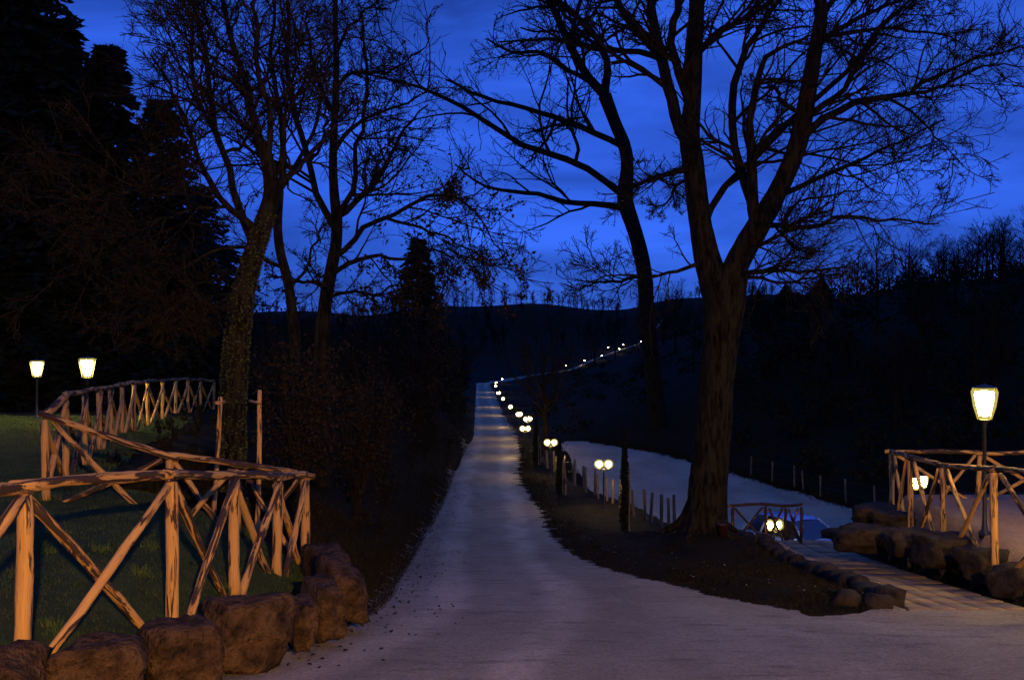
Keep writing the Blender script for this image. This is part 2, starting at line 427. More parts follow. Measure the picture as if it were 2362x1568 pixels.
def road_keep(x, y):
    n1 = .10*vnoise(x, y, 3.1, 1.)+.07*vnoise(x, y, 9., 3.)
    n2 = .12*vnoise(x, y, 2.7, 7.)+.07*vnoise(x, y, 8., 9.)
    right = np.where(y < 11.75+.1*vnoise(x, y*0, 4.)+.55*sstep(3.6, 5.0, x), 16.0, XR0(y)+n2*np.clip(y/14, .6, 3))
    return (x > XL(y)+n1*np.clip(y/12, .6, 3)) & (x < right) & ((y < 11.75+.1*vnoise(x, y*0, 4.)+.62*sstep(3.6, 4.7, x)) | (x < XR0(y)+n2))
def strip(xa, xb, y, n, dz):
    t = np.linspace(0, 1, n); X_ = xa[:, None]*(1-t)+xb[:, None]*t; Y_ = np.repeat(y[:, None], n, 1)
    return np.stack([X_.ravel(), Y_.ravel(), (H(X_, Y_)+dz).ravel()], 1), grid_faces(len(y), n)
yr = np.exp(np.linspace(math.log(4.0), math.log(240), 800)); sc_ = np.clip(yr/14, .6, 3)
na = (.10*vnoise(0, yr, 3.1, 1.)+.07*vnoise(0, yr, 9., 3.)+.03*vnoise(0, yr, 23., 3.))*sc_
nb_ = (.12*vnoise(0, yr, 2.7, 7.)+.07*vnoise(0, yr, 8., 9.)+.04*vnoise(0, yr, 21., 9.))*sc_
v1, q1 = strip(XL(yr)+na, XR0(yr)+nb_*sstep(11., 12.5, yr), yr, 48, .012)
xc = np.linspace(3.2, 16, 220); yt = 11.72+.07*vnoise(xc, 0, 4.)+.05*vnoise(xc, 0, 13., 2.)+.62*sstep(3.6, 4.9, xc)
tt2 = np.linspace(0, 1, 60)**.7
Yc = 4.0*(1-tt2)[None]+yt[:, None]*tt2[None]; Xc = np.repeat(xc[:, None], 60, 1)
v4 = np.stack([Xc.ravel(), Yc.ravel(), (H(Xc, Yc)+.015).ravel()], 1); q4 = grid_faces(220, 60)[:, ::-1]
Xb, Yb = np.meshgrid(np.linspace(-2.9, 16, 60), np.linspace(-14, 4.02, 40), indexing='ij')
v2, q2 = masked_sheet('road', Xb, Yb, 60, 40, lambda x, y: np.ones(len(x), bool), .010, None)
dd = np.linspace(238, 400, 120); ww = np.linspace(0, 1, 5)
D2, W2 = np.meshgrid(dd, ww, indexing='ij'); X3 = (XL(D2)+XR0(D2))/2+(W2-.5)*np.interp(D2, [238, 250, 400], [3.4, 1.2, .9])
z3 = H(X3, D2)+.06
bag = Bag(); bag.add(v1, q1); bag.add(v4, q4); bag.add(v2, q2[:, ::-1]); bag.add(np.stack([X3.ravel(), D2.ravel(), z3.ravel()], 1), grid_faces(120, 5))
rv = np.concatenate(bag.v); uvr = np.stack([np.where(rv[:, 1] > 7, rv[:, 0]-(XL(rv[:, 1])+np.minimum(XL(rv[:, 1])+3.3, XR0(rv[:, 1])))/2, 9.), rv[:, 1]], 1); uvr[len(v1):, 0] = 9.
road = link('gravel_road', mesh_np('gravel_road', rv, np.concatenate(bag.q), True, uvr), M['road_gravel']); tag(road, 'pale gravel drive running down the valley', kind='structure')

# parking place
def lot_keep(x, y):
    fx0 = RISE_X0(y)+.15*vnoise(x, y, .8)
    return (x > LOTX0(y)+1.6+.2*vnoise(x, y, 2.)) & (x < fx0) & (y > 26.6) & (y < 65.5+.4*vnoise(x, y, .5))
yl = np.linspace(26.6, 65.8, 260)
xa = LOTX0(yl)+1.6+.18*vnoise(0, yl, 1.3)+.05*vnoise(0, yl, 6., 2.); xb = np.maximum(RISE_X0(yl)+.16*vnoise(0, yl, .8)+.05*vnoise(0, yl, 5., 4.), xa+.2)
v1, q1 = strip(xa, xb, yl, 40, .02)
lot = link('car_park', mesh_np('car_park', v1, q1), M['gravel']); tag(lot, kind='structure')

# terrace gravel
yl = np.linspace(12.85, 19.6, 160)
v1, q1 = strip(terr_x(yl)+.06+.10*vnoise(0, yl, 3.)+.04*vnoise(0, yl, 11., 3.), np.full(160, 17.), yl, 60, .016)
ter = link('gravel_terrace', mesh_np('gravel_terrace', v1, q1), M['pink_gravel']); tag(ter, kind='structure')

# lawn
def fence_x(y):  # far side of the lawn follows the rail fence
    return np.interp(y, [0, 6, 12.2, 13, 33], [-2.9, -2.9, -2.2, -5.3, -9.4])
def lawn_keep(x, y):
    return (x < np.minimum(XL(y)-.42, fence_x(y)+.15*vnoise(x, y, 2.))) & (x > -24) & (y > 3.5) & (y < 25.5+.5*vnoise(x, y, .6))
X, Y = fan_grid(3.4, 26.5, 170, -2.2, -.1, 200)
v1, q1 = masked_sheet('lawn', X, Y, 170, 200, lawn_keep, .02, None)
v1[:, 2] += rough(v1[:, 0], v1[:, 1])
lawn = link('lawn', mesh_np('lawn', v1, q1), M['lawn']); tag(lawn, kind='structure')

# ------------------------------------------------------------------ leaves and blades
def leaf_cloud(C, size, rng, aspect=.6, up=0.):
    N = len(C); s = np.broadcast_to(np.asarray(size, float), (N,))*rng.uniform(.6, 1.3, N)
    a = rng.normal(size=(N, 3)); a[:, 2] += up; a /= np.linalg.norm(a, axis=1, keepdims=True)
    b = rng.normal(size=(N, 3)); b -= (a*b).sum(1, keepdims=True)*a; b /= np.linalg.norm(b, axis=1, keepdims=True)
    c = np.cross(a, b)
    L = b*s[:, None]; Wd = c*(s*aspect*.5)[:, None]
    V = np.stack([C-L*.5, C+Wd+a*(s*.1)[:, None], C+L*.5, C-Wd+a*(s*.1)[:, None]], 1).reshape(-1, 3)
    return V, np.arange(N*4).reshape(-1, 4)

def blades(x, y, z, h, rng, w=.012, lean=.5):
    N = len(x); a = rng.uniform(0, 2*math.pi, N); hh = h*rng.uniform(.5, 1.3, N)
    la = rng.uniform(0, 2*math.pi, N); le_ = rng.uniform(0, lean, N)*hh
    P = np.stack([x, y, z], 1); dx = np.stack([np.cos(a), np.sin(a), np.zeros(N)], 1)*w*.5
    tip = P+np.stack([np.cos(la)*le_, np.sin(la)*le_, hh], 1)
    V = np.stack([P-dx, P+dx, tip], 1).reshape(-1, 3)
    return V, np.arange(N*3).reshape(-1, 3)

# ------------------------------------------------------------------ branch growth
def grow(P, Rd, n, rng, lenf=(.35, .6), ang=(28, 62), K=5, up=.25, curl=.25, rf=.55, tmin=.2, tip=.25, minlen=0., droop=0.):
    """spawn n children from every branch of P (N,K0,3)"""
    N, K0, _ = P.shape
    t = rng.uniform(tmin, .98, (N, n)); f = t*(K0-1); i = np.minimum(f.astype(int), K0-2); w = (f-i)[..., None]
    ar = np.arange(N)[:, None]
    p0 = P[ar, i]*(1-w)+P[ar, i+1]*w
    r0 = Rd[ar, i]*(1-w[..., 0])+Rd[ar, i+1]*w[..., 0]
    T = P[ar, i+1]-P[ar, i]; T /= np.linalg.norm(T, axis=2, keepdims=True)+1e-9
    L = np.linalg.norm(np.diff(P, axis=1), axis=2).sum(1)[:, None]
    q = rng.normal(size=(N, n, 3)); q -= (q*T).sum(2, keepdims=True)*T; q /= np.linalg.norm(q, axis=2, keepdims=True)+1e-9
    a = np.radians(rng.uniform(*ang, (N, n)))[..., None]
    D = np.cos(a)*T+np.sin(a)*q
    ln = np.maximum(L*rng.uniform(*lenf, (N, n))*(1.15-.6*t), minlen)
    p0 = p0.reshape(-1, 3); D = D.reshape(-1, 3); ln = ln.reshape(-1); r0 = r0.reshape(-1)
    out = np.zeros((len(p0), K, 3)); out[:, 0] = p0
    bend = rng.normal(size=D.shape)*curl
    for k in range(1, K):
        D = D+np.array([0, 0, up/(K-1)])-np.array([0, 0, droop*k/(K-1)/K])+bend/(K-1)+rng.normal(size=D.shape)*curl*.45
        D /= np.linalg.norm(D, axis=1, keepdims=True)+1e-9
        out[:, k] = out[:, k-1]+D*(ln/(K-1))[:, None]
    rad = (r0*rf)[:, None]*np.linspace(1, tip, K)[None]
    return out, rad

def trace(tab, d, doff=(0., 0.), K=14, wob=.0, rng=RNG):
    """tab rows (u, v, width px): a limb seen along these sight lines, drifting from d+doff[0] to d+doff[1]"""
    n = len(tab); pts = []
    for j, (u, v, w) in enumerate(tab):
        t = j/(n-1); dj = d+doff[0]*(1-t)+doff[1]*t
        pts.append([*W(u, v, dj), w/F*dj*.5])
    q = resample(pts, K)
    q[1:, :3] += rng.normal(size=(K-1, 3))*wob*np.linspace(.3, 1, K-1)[:, None]
    return q[:, :3], np.maximum(q[:, 3], .004)

def limb_mesh(limbs, S):
    b = Bag()
    for P, r in limbs:
        v, q = tubes(P[None], r[None], S); b.add(v, q)
    return b

def stack(limbs, K=14):
    return np.stack([l[0] for l in limbs]), np.stack([l[1] for l in limbs])

def min_rad(Rd, r): return np.maximum(Rd, r)

def crown5(x): return [((1181+a*.502), b*.502, w*.502) for a, b, w in x]
def crown4(x): return [(a*.502, b*.502, w*.502) for a, b, w in x]

def hero_tree(name, trunk, limbs, base, label, rng, counts=(10, 6, 5), thin=.006, lens=((.3, .6), (.35, .6), (.35, .65)), up=(.25, .2, .15), mat='bark', curl=(.35, .4, .45), trunk_label=None):
    t = thing(name, tuple(base), label, 'tree')
    axP = np.concatenate([resample(np.column_stack([p_, r_]), 60) for p_, r_ in trunk])
    fixed = []
    for P, r in limbs:
        dist = np.linalg.norm(axP[:, :3]-P[0], axis=1)-axP[:, 3]*.5; j = int(np.argmin(dist)); dv = axP[j, :3]-P[0]
        fall = np.clip(1-np.linspace(0, 1, len(P))/.3, 0, 1)**1.5
        P = P+dv*fall[:, None]; r = np.minimum(r, np.maximum(axP[j, 3]*.8, .02)*(1+2*np.linspace(0, 1, len(P))))
        fixed.append((P, r)); axP = np.concatenate([axP, resample(np.column_stack([P, r]), 30)[3:]])
    limbs = fixed
    trunk = [(lambda q: (q[:, :3], q[:, 3]))(resample(np.column_stack([p_, r_]), 44)) for p_, r_ in trunk]
    b = limb_mesh(trunk, 22)
    for k in range(len(b.v)):              # ridged bark
        vv = b.v[k]; c = vv.reshape(-1, 22, 3).mean(1, keepdims=True).repeat(22, 1).reshape(-1, 3)
        dd_ = vv-c; rad_ = np.linalg.norm(dd_, axis=1, keepdims=True); nrm = dd_/(rad_+1e-9)
        th = np.arctan2(dd_[:, 1], dd_[:, 0])
        bump_ = vnoise(th*2.2, vv[:, 2]*.5, 2.2)*.035+vnoise(th*6, vv[:, 2]*1.4, 2.0, 4.)*.028+rng.normal(size=len(vv))*.012
        b.v[k] = vv+nrm*(bump_[:, None])*np.clip(rad_, 0, .5)*1.3
    tr = link('trunk', b.mesh('trunk', off=base), M[mat], t)
    for P, r in limbs:
        bb = limb_mesh([(P, r)], 8); link('limb', bb.mesh('limb', off=base), M[mat], t)
    P0, R0 = stack(limbs)
    bag = Bag()
    P1, R1 = grow(P0, R0, counts[0], rng, lens[0], (25, 60), 8, up[0], curl[0], .5, .12)
    R1 = min_rad(R1, thin*1.3); bag.add(*tubes(P1, R1, 5))
    P2, R2 = grow(P1, R1, counts[1], rng, lens[1], (25, 60), 6, up[1], curl[1], .6, .15)
    R2 = min_rad(R2, thin); bag.add(*tubes(P2, R2, 4))
    P3, R3 = grow(P2, R2, counts[2], rng, lens[2], (25, 60), 4, up[2], curl[2], .7, .2)
    R3 = min_rad(R3, thin*.7); bag.add(*tubes(P3, R3, 3))
    # twigs on the outer half of the limbs themselves
    P4, R4 = grow(P0, R0*.25, counts[0], rng, (.06, .16), (30, 70), 5, up[1], .5, .5, .3)
    R4 = np.clip(R4, thin*.7, .02); bag.add(*tubes(P4, R4, 3))
    cr = link('crown', bag.mesh('crown', off=base), M['bark_dark'], t)
    return t, (P0, P1, P2, P3)

# ================================================================== big forked oak right of the road
DO = 20.0
oak_rng = np.random.default_rng(5)
ob = W(1622, 1238, DO); ob[2] = Hs(ob[0], ob[1])
def c5(tab, d, doff=(0, 0), wob=.03, K=14): return trace(crown5(tab), d, doff, K, wob, oak_rng)
oak_trunk = [
    trace([(1618, 1262, 160), (1620, 1235, 124), (1628, 1190, 98), (1634, 1100, 88), (1644, 1000, 82), (1650, 900, 80), (1660, 800, 82), (1668, 720, 94), (1672, 655, 98), (1674, 610, 92)], DO, (0, 0), 22, 0.),
    c5([(960, 1360, 175), (905, 1230, 125), (868, 1050, 108), (848, 900, 100), (826, 720, 98), (815, 620, 90), (832, 420, 76), (838, 220, 74), (848, 0, 70), (850, -160, 60), (830, -330, 46)], DO, (0, .8), 0., 20),
    c5([(985, 1370, 165), (1020, 1240, 118), (1085, 1110, 112), (1165, 980, 104), (1235, 850, 88), (1310, 670, 84), (1350, 480, 80), (1392, 220, 66), (1420, 60, 58), (1410, -120, 48), (1450, -320, 34)], DO, (0, -.8), 0., 20)]
# root flare
for a in (0.5, 1.7, 2.9, 4.1, 5.3):
    p0 = ob+np.array([math.cos(a)*.18, math.sin(a)*.18, .55]); p1 = ob+np.array([math.cos(a)*.42, math.sin(a)*.42, .14]); p2 = ob+np.array([math.cos(a)*.85, math.sin(a)*.85, -.12])
    q = resample(np.array([[*p0, .13], [*p1, .10], [*p2, .04]]), 8); oak_trunk.append((q[:, :3], q[:, 3]))
oak_limbs = [
    c5([(808, 640, 66), (755, 560, 58), (720, 420, 54), (690, 280, 52), (650, 150, 46), (630, 0, 40), (600, -200, 26)], DO, (.1, 1.2)),
    c5([(800, 480, 40), (760, 320, 40), (735, 200, 38), (760, 40, 34), (770, -160, 24)], DO, (.4, -.6)),
    c5([(692, 285, 40), (645, 205, 40), (560, 120, 38), (490, 25, 34), (440, -120, 24)], DO, (.6, 1.6)),
    c5([(668, 275, 30), (600, 245, 28), (480, 232, 25), (340, 210, 24), (200, 185, 18), (60, 190, 12), (-60, 205, 7)], DO, (.6, 2.6)),
    c5([(856, 235, 34), (930, 160, 30), (1050, 95, 24), (1180, 20, 18), (1300, -60, 10)], DO, (.3, -1.2)),
    c5([(868, 180, 26), (960, 160, 22), (1060, 60, 16), (1160, -60, 10)], DO, (.3, 1.8)),
    c5([(1085, 1010, 64), (1085, 900, 56), (1100, 760, 46), (1090, 600, 38), (1098, 500, 36), (1122, 390, 30), (1150, 285, 26), (1210, 235, 22), (1300, 190, 15), (1400, 165, 9)], DO, (-.2, -1.6)),
    c5([(1075, 960, 56), (1042, 800, 40), (1012, 620, 38), (1022, 420, 36), (1058, 265, 30), (1130, 140, 26), (1230, 8, 18), (1330, -120, 10)], DO, (-.2, 1.4)),
    c5([(902, 1070, 30), (950, 915, 32), (1012, 825, 32), (1105, 735, 34), (1230, 610, 28), (1330, 505, 26), (1460, 395, 24), (1570, 295, 22), (1690, 140, 18), (1800, 30, 10)], DO, (.5, 2.4)),
    c5([(1085, 745, 32), (1200, 615, 28), (1300, 540, 24)], DO, (.8, 1.5)),
    c5([(1352, 560, 34), (1430, 485, 30), (1520, 415, 26), (1590, 310, 24), (1650, 190, 20), (1760, 60, 14), (1860, -40, 8)], DO, (-.4, -1.4)),
    c5([(1340, 660, 42), (1400, 590, 38), (1480, 525, 36), (1580, 475, 34), (1700, 450, 28), (1830, 425, 22), (1960, 345, 17), (2100, 285, 12), (2330, 225, 6)], DO, (-.4, -2.6)),
    c5([(1770, 440, 20), (1920, 415, 17), (2060, 350, 14), (2200, 290, 9), (2340, 320, 5)], DO, (-1.8, -3.6)),
    c5([(1700, 455, 16), (1800, 500, 13), (1900, 585, 10), (2000, 690, 6), (2070, 760, 4)], DO, (-1.6, -3.)),
    c5([(1225, 920, 30), (1310, 865, 26), (1440, 805, 22), (1580, 740, 18), (1750, 665, 12), (1990, 545, 6)], DO, (-.4, 1.6)),
    c5([(1150, 1075, 28), (1210, 1045, 26), (1300, 1045, 24), (1400, 1040, 22), (1500, 1000, 18), (1640, 1010, 13), (1800, 1015, 10), (1960, 1030, 5)], DO, (-.4, -2.4)),
    c5([(1270, 1040, 15), (1260, 990, 13), (1330, 920, 12), (1460, 900, 9), (1650, 850, 6), (1860, 760, 4)], DO, (-.8, .6)),
    c5([(1075, 1190, 26), (1130, 1140, 22), (1220, 1090, 18), (1330, 1020, 13), (1480, 960, 8)], DO, (-.3, -1.8)),
    c5([(1058, 1290, 30), (1110, 1255, 26), (1200, 1245, 20), (1330, 1245, 16), (1450, 1240, 11), (1560, 1225, 6)], DO, (-.3, -1.4)),
    c5([(1062, 1300, 20), (1140, 1275, 16), (1260, 1300, 12), (1400, 1270, 9), (1530, 1260, 5)], DO, (-.2, 1.8)),
    c5([(1210, 1060, 14), (1270, 1110, 12), (1340, 1170, 8), (1365, 1192, 6)], DO, (-.6, -1.)),
    c5([(848, 1215, 22), (790, 1240, 18), (700, 1262, 14), (600, 1275, 12), (480, 1265, 8), (330, 1300, 5)], DO, (.3, -1.)),
    c5([(790, 790, 26), (735, 795, 22), (660, 820, 18), (590, 850, 12), (540, 900, 7)], DO, (.3, -1.2)),
    c5([(800, 830, 18), (750, 860, 14), (720, 920, 10), (650, 970, 6)], DO, (.3, 1.)),
    c5([(1300, 520, 24), (1240, 470, 20), (1200, 410, 16), (1140, 400, 10)], DO, (-.4, -1.1)),
    c5([(1395, 220, 30), (1470, 150, 26), (1600, 80, 20), (1740, 20, 14), (1900, -60, 8)], DO, (-.5, .9)),
    c5([(1400, 170, 24), (1560, 150, 20), (1700, 130, 16), (1830, 140, 12), (2000, 170, 7), (2200, 260, 4)], DO, (-.6, -2.2)),
    c5([(1412, 90, 34), (1480, 0, 26), (1600, -90, 18)], DO, (-.6, .6)),
]
oak, _ = hero_tree('oak_tree', oak_trunk, oak_limbs, ob, 'massive bare forked tree with thick trunk standing right of the gravel drive', oak_rng,
                   counts=(13, 7, 5), thin=.006)

# ================================================================== tall bare tree beyond the car park
DM = 64.0
mid_rng = np.random.default_rng(9)
mb = W(1522, 1030, DM); mb[2] = Hs(mb[0], mb[1])
def m5(tab, doff=(0, 0), wob=.06, K=14): return trace(crown5(tab), DM, doff, K, wob, mid_rng)
p = W(1522, 1060, DM)
mid_trunk = [m5([(680, 2080, 110), (672, 1960, 84), (650, 1750, 76), (630, 1560, 74), (616, 1390, 72), (602, 1220, 70), (556, 1040, 68), (518, 920, 76), (528, 780, 60), (518, 680, 60), (470, 560, 56), (425, 440, 62)], (0, 0), 0., 24)]
mid_limbs = [
    m5([(420, 450, 48), (372, 390, 44), (305, 285, 40), (240, 150, 36), (170, 0, 30), (90, -190, 18)], (0, 2)),
    m5([(432, 445, 44), (434, 290, 34), (375, 160, 30), (275, 60, 26), (180, -20, 20), (60, -120, 12)], (0, -3)),
    m5([(470, 700, 30), (375, 625, 28), (250, 560, 28), (100, 510, 22), (0, 480, 20), (-150, 440, 15), (-300, 370, 9)], (0, 3)),
    m5([(495, 910, 36), (400, 825, 32), (285, 750, 32), (120, 692, 28), (0, 640, 26), (-180, 520, 22), (-350, 430, 17), (-560, 370, 12), (-760, 330, 6)], (0, -4)),
    m5([(495, 965, 36), (400, 942, 28), (260, 930, 24), (100, 888, 20), (0, 882, 18), (-130, 850, 12), (-270, 760, 7)], (0, 4)),
    m5([(372, 400, 26), (260, 325, 22), (130, 245, 18), (0, 240, 14), (-120, 180, 8)], (0, -3)),
    m5([(430, 300, 22), (410, 230, 20), (330, 170, 16), (200, 150, 12), (40, 130, 8)], (-1, -4)),
    m5([(300, 760, 20), (300, 660, 16), (250, 560, 12), (330, 540, 8)], (-1, -3)),
    m5([(200, 555, 18), (160, 640, 14), (110, 700, 10), (60, 760, 6)], (1, 4)),
    m5([(580, 1270, 18), (500, 1290, 14), (380, 1300, 10), (300, 1340, 6)], (0, -2)),
    m5([(560, 870, 22), (640, 820, 18), (720, 790, 12), (800, 770, 7)], (0, 4)),
    m5([(260, 190, 24), (300, 60, 20), (330, -120, 12)], (.5, 4)),
]
midt, _ = hero_tree('bare_tree', mid_trunk, mid_limbs, mb, 'tall slender bare tree leaning left, rising behind the pale car park', mid_rng,
                    counts=(9, 6, 4), thin=.02)

# ================================================================== trees on the left bank
DI = 13.4
iv_rng = np.random.default_rng(21)
ib = W(537, 1225, DI); ib[2] = Hs(ib[0], ib[1])
def i4(tab, d=DI, doff=(0, 0), wob=.03, K=14): return trace(crown4(tab), d, doff, K, wob, iv_rng)
zi = ib.copy(); zi[2] -= .3
iv_trunk = [trace([(537, 1290, 84), (537, 1225, 68), (537, 1100, 58), (537, 950, 56), (543, 820, 56), (556, 700, 52), (578, 610, 46), (606, 520, 42), (626, 450, 38), (620, 390, 33), (606, 330, 28)], DI, (0, 0), 24, 0.),
            i4([(1215, 1010, 60), (1240, 930, 52), (1230, 760, 44), (1215, 700, 40)], DI, (0, .1), 0.)]
iv_limbs = [
    i4([(1225, 720, 46), (1180, 600, 38), (1150, 470, 34), (1095, 290, 28), (1050, 110, 24), (1015, -30, 18), (960, -200, 10)], DI, (0, .8)),
    i4([(1240, 740, 30), (1245, 560, 26), (1190, 330, 24), (1180, 150, 22), (1190, -40, 16), (1200, -200, 9)], DI, (0, -.8)),
    i4([(1265, 900, 34), (1340, 800, 28), (1420, 715, 24), (1510, 610, 18), (1600, 480, 11)], DI, (0, 1.5)),
    i4([(1270, 860, 24), (1300, 700, 20), (1310, 520, 16), (1340, 380, 12), (1400, 150, 7)], DI, (0, -1.2)),
    i4([(1140, 1130, 44), (1100, 1010, 38), (1065, 820, 32), (1005, 630, 28), (968, 410, 24), (945, 200, 20), (890, -30, 13)], DI, (.1, 1.5)),
    i4([(1110, 1060, 40), (1020, 940, 30), (930, 760, 24), (850, 560, 20), (780, 400, 15), (690, 250, 9)], DI, (0, -1.0)),
    i4([(1000, 640, 20), (930, 500, 18), (890, 330, 16), (880, 150, 13), (820, -60, 8)], DI, (1, 2.4)),
    i4([(1095, 300, 18), (1000, 200, 15), (930, 60, 12), (880, -80, 7)], DI, (.5, -.8)),
    i4([(1010, 700, 18), (1120, 660, 15), (1130, 480, 12), (1060, 300, 9)], DI, (.8, -.3)),
    i4([(930, 770, 18), (780, 780, 14), (640, 860, 11), (480, 930, 9), (300, 930, 7), (130, 1000, 4)], DI, (-.5, -2.6)),
    i4([(1040, 960, 18), (900, 960, 15), (730, 1010, 11), (560, 1100, 8), (380, 1190, 6), (230, 1300, 4)], DI, (0, -2.2)),
    i4([(1080, 1100, 18), (960, 1150, 14), (850, 1230, 11), (700, 1330, 8), (590, 1420, 6), (520, 1510, 4)], DI, (0, -1.8)),
    i4([(900, 1200, 12), (880, 1330, 9), (780, 1420, 7), (720, 1500, 4)], DI, (-.8, -1.6)),
    i4([(1085, 1330, 12), (1000, 1400, 10), (930, 1450, 7), (860, 1450, 4)], DI, (0, -1.)),
    i4([(1140, 470, 20), (1060, 380, 17), (960, 320, 13), (860, 180, 9), (760, 60, 5)], DI, (.3, -1.6)),
]
ivt, ivP = hero_tree('ivy_clad_tree', iv_trunk, iv_limbs, ib, 'tall bare tree with ivy covered leaning trunk behind the rail fence', iv_rng, counts=(14, 8, 6), thin=.0048)
# ivy on its trunk
tp, trd = iv_trunk[0]
n = 5200; k = iv_rng.integers(0, 19, n); w = iv_rng.uniform(0, 1, n)[:, None]
c = tp[k]*(1-w)+tp[k+1]*w; rr = trd[k]*(1-w[:, 0])+trd[k+1]*w[:, 0]
a = iv_rng.uniform(0, 2*math.pi, n); rad = rr*(1.0+.16*iv_rng.random(n))
C = c+np.stack([np.cos(a)*rad, np.sin(a)*rad, np.zeros(n)], 1)
v, q = leaf_cloud(C, .035, iv_rng, .8); link('ivy', mesh_np('ivy', v-ib, q, False), M['ivy'], ivt)

DT = 21.0
t2_rng = np.random.default_rng(33)
tb = W(742, 1010, DT); tb[2] = Hs(tb[0], tb[1])
def t4(tab, doff=(0, 0), wob=.04, K=14): return trace(crown4(tab), DT, doff, K, wob, t2_rng)
t2_trunk = [trace([(738, 1120, 46), (741, 950, 38), (742, 800, 34), (750, 700, 30), (764, 620, 28), (775, 560, 26), (776, 500, 26)], DT, (0, 0), 20, 0.),
            t4([(1548, 1010, 50), (1532, 850, 42), (1530, 690, 36), (1540, 500, 32), (1545, 300, 28), (1540, 120, 24), (1540, -40, 20), (1530, -250, 10)], (0, .3), 0.)]
t2_limbs = [
    t4([(1538, 1050, 38), (1480, 950, 32), (1440, 850, 30), (1418, 730, 28), (1370, 570, 28), (1330, 420, 26), (1322, 220, 22), (1330, 0, 17), (1310, -180, 9)], (0, -1.2)),
    t4([(1555, 1000, 34), (1640, 930, 28), (1735, 825, 24), (1820, 670, 18), (1880, 560, 12), (1960, 480, 6)], (0, 1.5)),
    t4([(1570, 980, 30), (1635, 860, 24), (1640, 660, 20), (1680, 500, 17), (1690, 270, 14), (1660, 80, 9)], (0, -1.8)),
    t4([(1530, 1190, 30), (1600, 1140, 26), (1680, 1045, 24), (1770, 1000, 22), (1900, 935, 18), (2050, 900, 14), (2200, 1000, 9), (2330, 1190, 4)], (0, -2.4)),
    t4([(1530, 1260, 26), (1620, 1200, 22), (1730, 1170, 17), (1850, 1190, 13), (1980, 1150, 9), (2110, 1200, 5)], (0, 2.0)),
    t4([(1760, 1000, 16), (1900, 1040, 13), (2040, 1080, 10), (2180, 1180, 6), (2260, 1290, 4)], (-1, -3)),
    t4([(1535, 700, 24), (1600, 600, 20), (1720, 520, 15), (1850, 480, 11), (2000, 400, 6)], (0, -1.6)),
    t4([(1540, 520, 22), (1470, 400, 18), (1430, 250, 14), (1400, 60, 9)], (0, 1.6)),
    t4([(1542, 400, 20), (1620, 330, 16), (1740, 340, 13), (1880, 270, 9), (1980, 180, 5)], (0, -1.)),
    t4([(1420, 740, 18), (1480, 660, 15), (1500, 520, 11), (1480, 380, 7)], (-.6, .8)),
    t4([(1515, 1330, 20), (1430, 1300, 16), (1330, 1290, 12), (1240, 1260, 8)], (0, -1.4)),
    t4([(1510, 1370, 18), (1600, 1340, 15), (1720, 1350, 11), (1830, 1300, 7)], (0, -1.2)),
    t4([(1545, 250, 18), (1600, 130, 15), (1690, 40, 11), (1790, -60, 6)], (0, .8)),
]
t2, t2P = hero_tree('leafy_oak_tree', t2_trunk, t2_limbs, tb, 'upright tree with withered brown leaves clinging to its drooping right branches', t2_rng, counts=(12, 8, 5), thin=.0065, up=(.15, .1, .05))
P3 = t2P[3].reshape(-1, 3); P2 = t2P[2].reshape(-1, 3)
ends = np.concatenate([P3, P2]); uu = ends[:, 0]/ends[:, 1]*F+1180.5; vv = 784-(ends[:, 2]-CAMZ)/ends[:, 1]*F
wgt = (.02+.34*sstep(760, 900, uu)*sstep(250, 520, vv)+.12*sstep(560, 700, vv))
clump = (vnoise(ends[:, 0]*2+ends[:, 1], ends[:, 2]*2, 1.6) > .15)
sel = ends[(t2_rng.random(len(ends)) < wgt) & clump]
C = sel.repeat(2, 0)+t2_rng.normal(size=(len(sel)*2, 3))*.05
v, q = leaf_cloud(C, .085, t2_rng, .55); link('leaves', mesh_np('leaves', v-tb, q, False), M['brownleaf'], t2)

# slim stem behind the ivy tree
D3 = 17.5
t3_rng = np.random.default_rng(44)
b3 = W(690, 1040, D3); b3[2] = Hs(b3[0], b3[1])
t3_trunk = [trace([(690, 1080, 34), (688, 900, 26), (676, 740, 24), (664, 650, 22), (650, 600, 21), (640, 530, 20), (646, 440, 17)], D3, (0, 0), 18, 0.)]
def f4(tab, doff=(0, 0)): return trace(crown4(tab), D3, doff, 14, .04, t3_rng)
t3_limbs = [f4([(1288, 880, 34), (1300, 700, 28), (1290, 520, 24), (1250, 330, 20), (1260, 120, 16), (1270, -120, 8)], (0, .6)),
            f4([(1285, 920, 26), (1220, 800, 22), (1180, 650, 18), (1110, 560, 14), (1040, 430, 8)], (0, -1.2)),
            f4([(1290, 860, 24), (1380, 720, 20), (1450, 560, 16), (1500, 380, 12), (1520, 200, 7)], (0, 1.4)),
            f4([(1300, 1240, 20), (1200, 1180, 16), (1150, 1080, 12), (1140, 960, 8)], (0, -.8)),
            f4([(1325, 1330, 18), (1400, 1240, 14), (1440, 1120, 10), (1500, 1020, 6)], (0, 1.))]
hero_tree('bare_tree', t3_trunk, t3_limbs, b3, 'slim bare stemmed tree directly behind the ivy clad trunk', t3_rng, counts=(10, 6, 4), thin=.006)

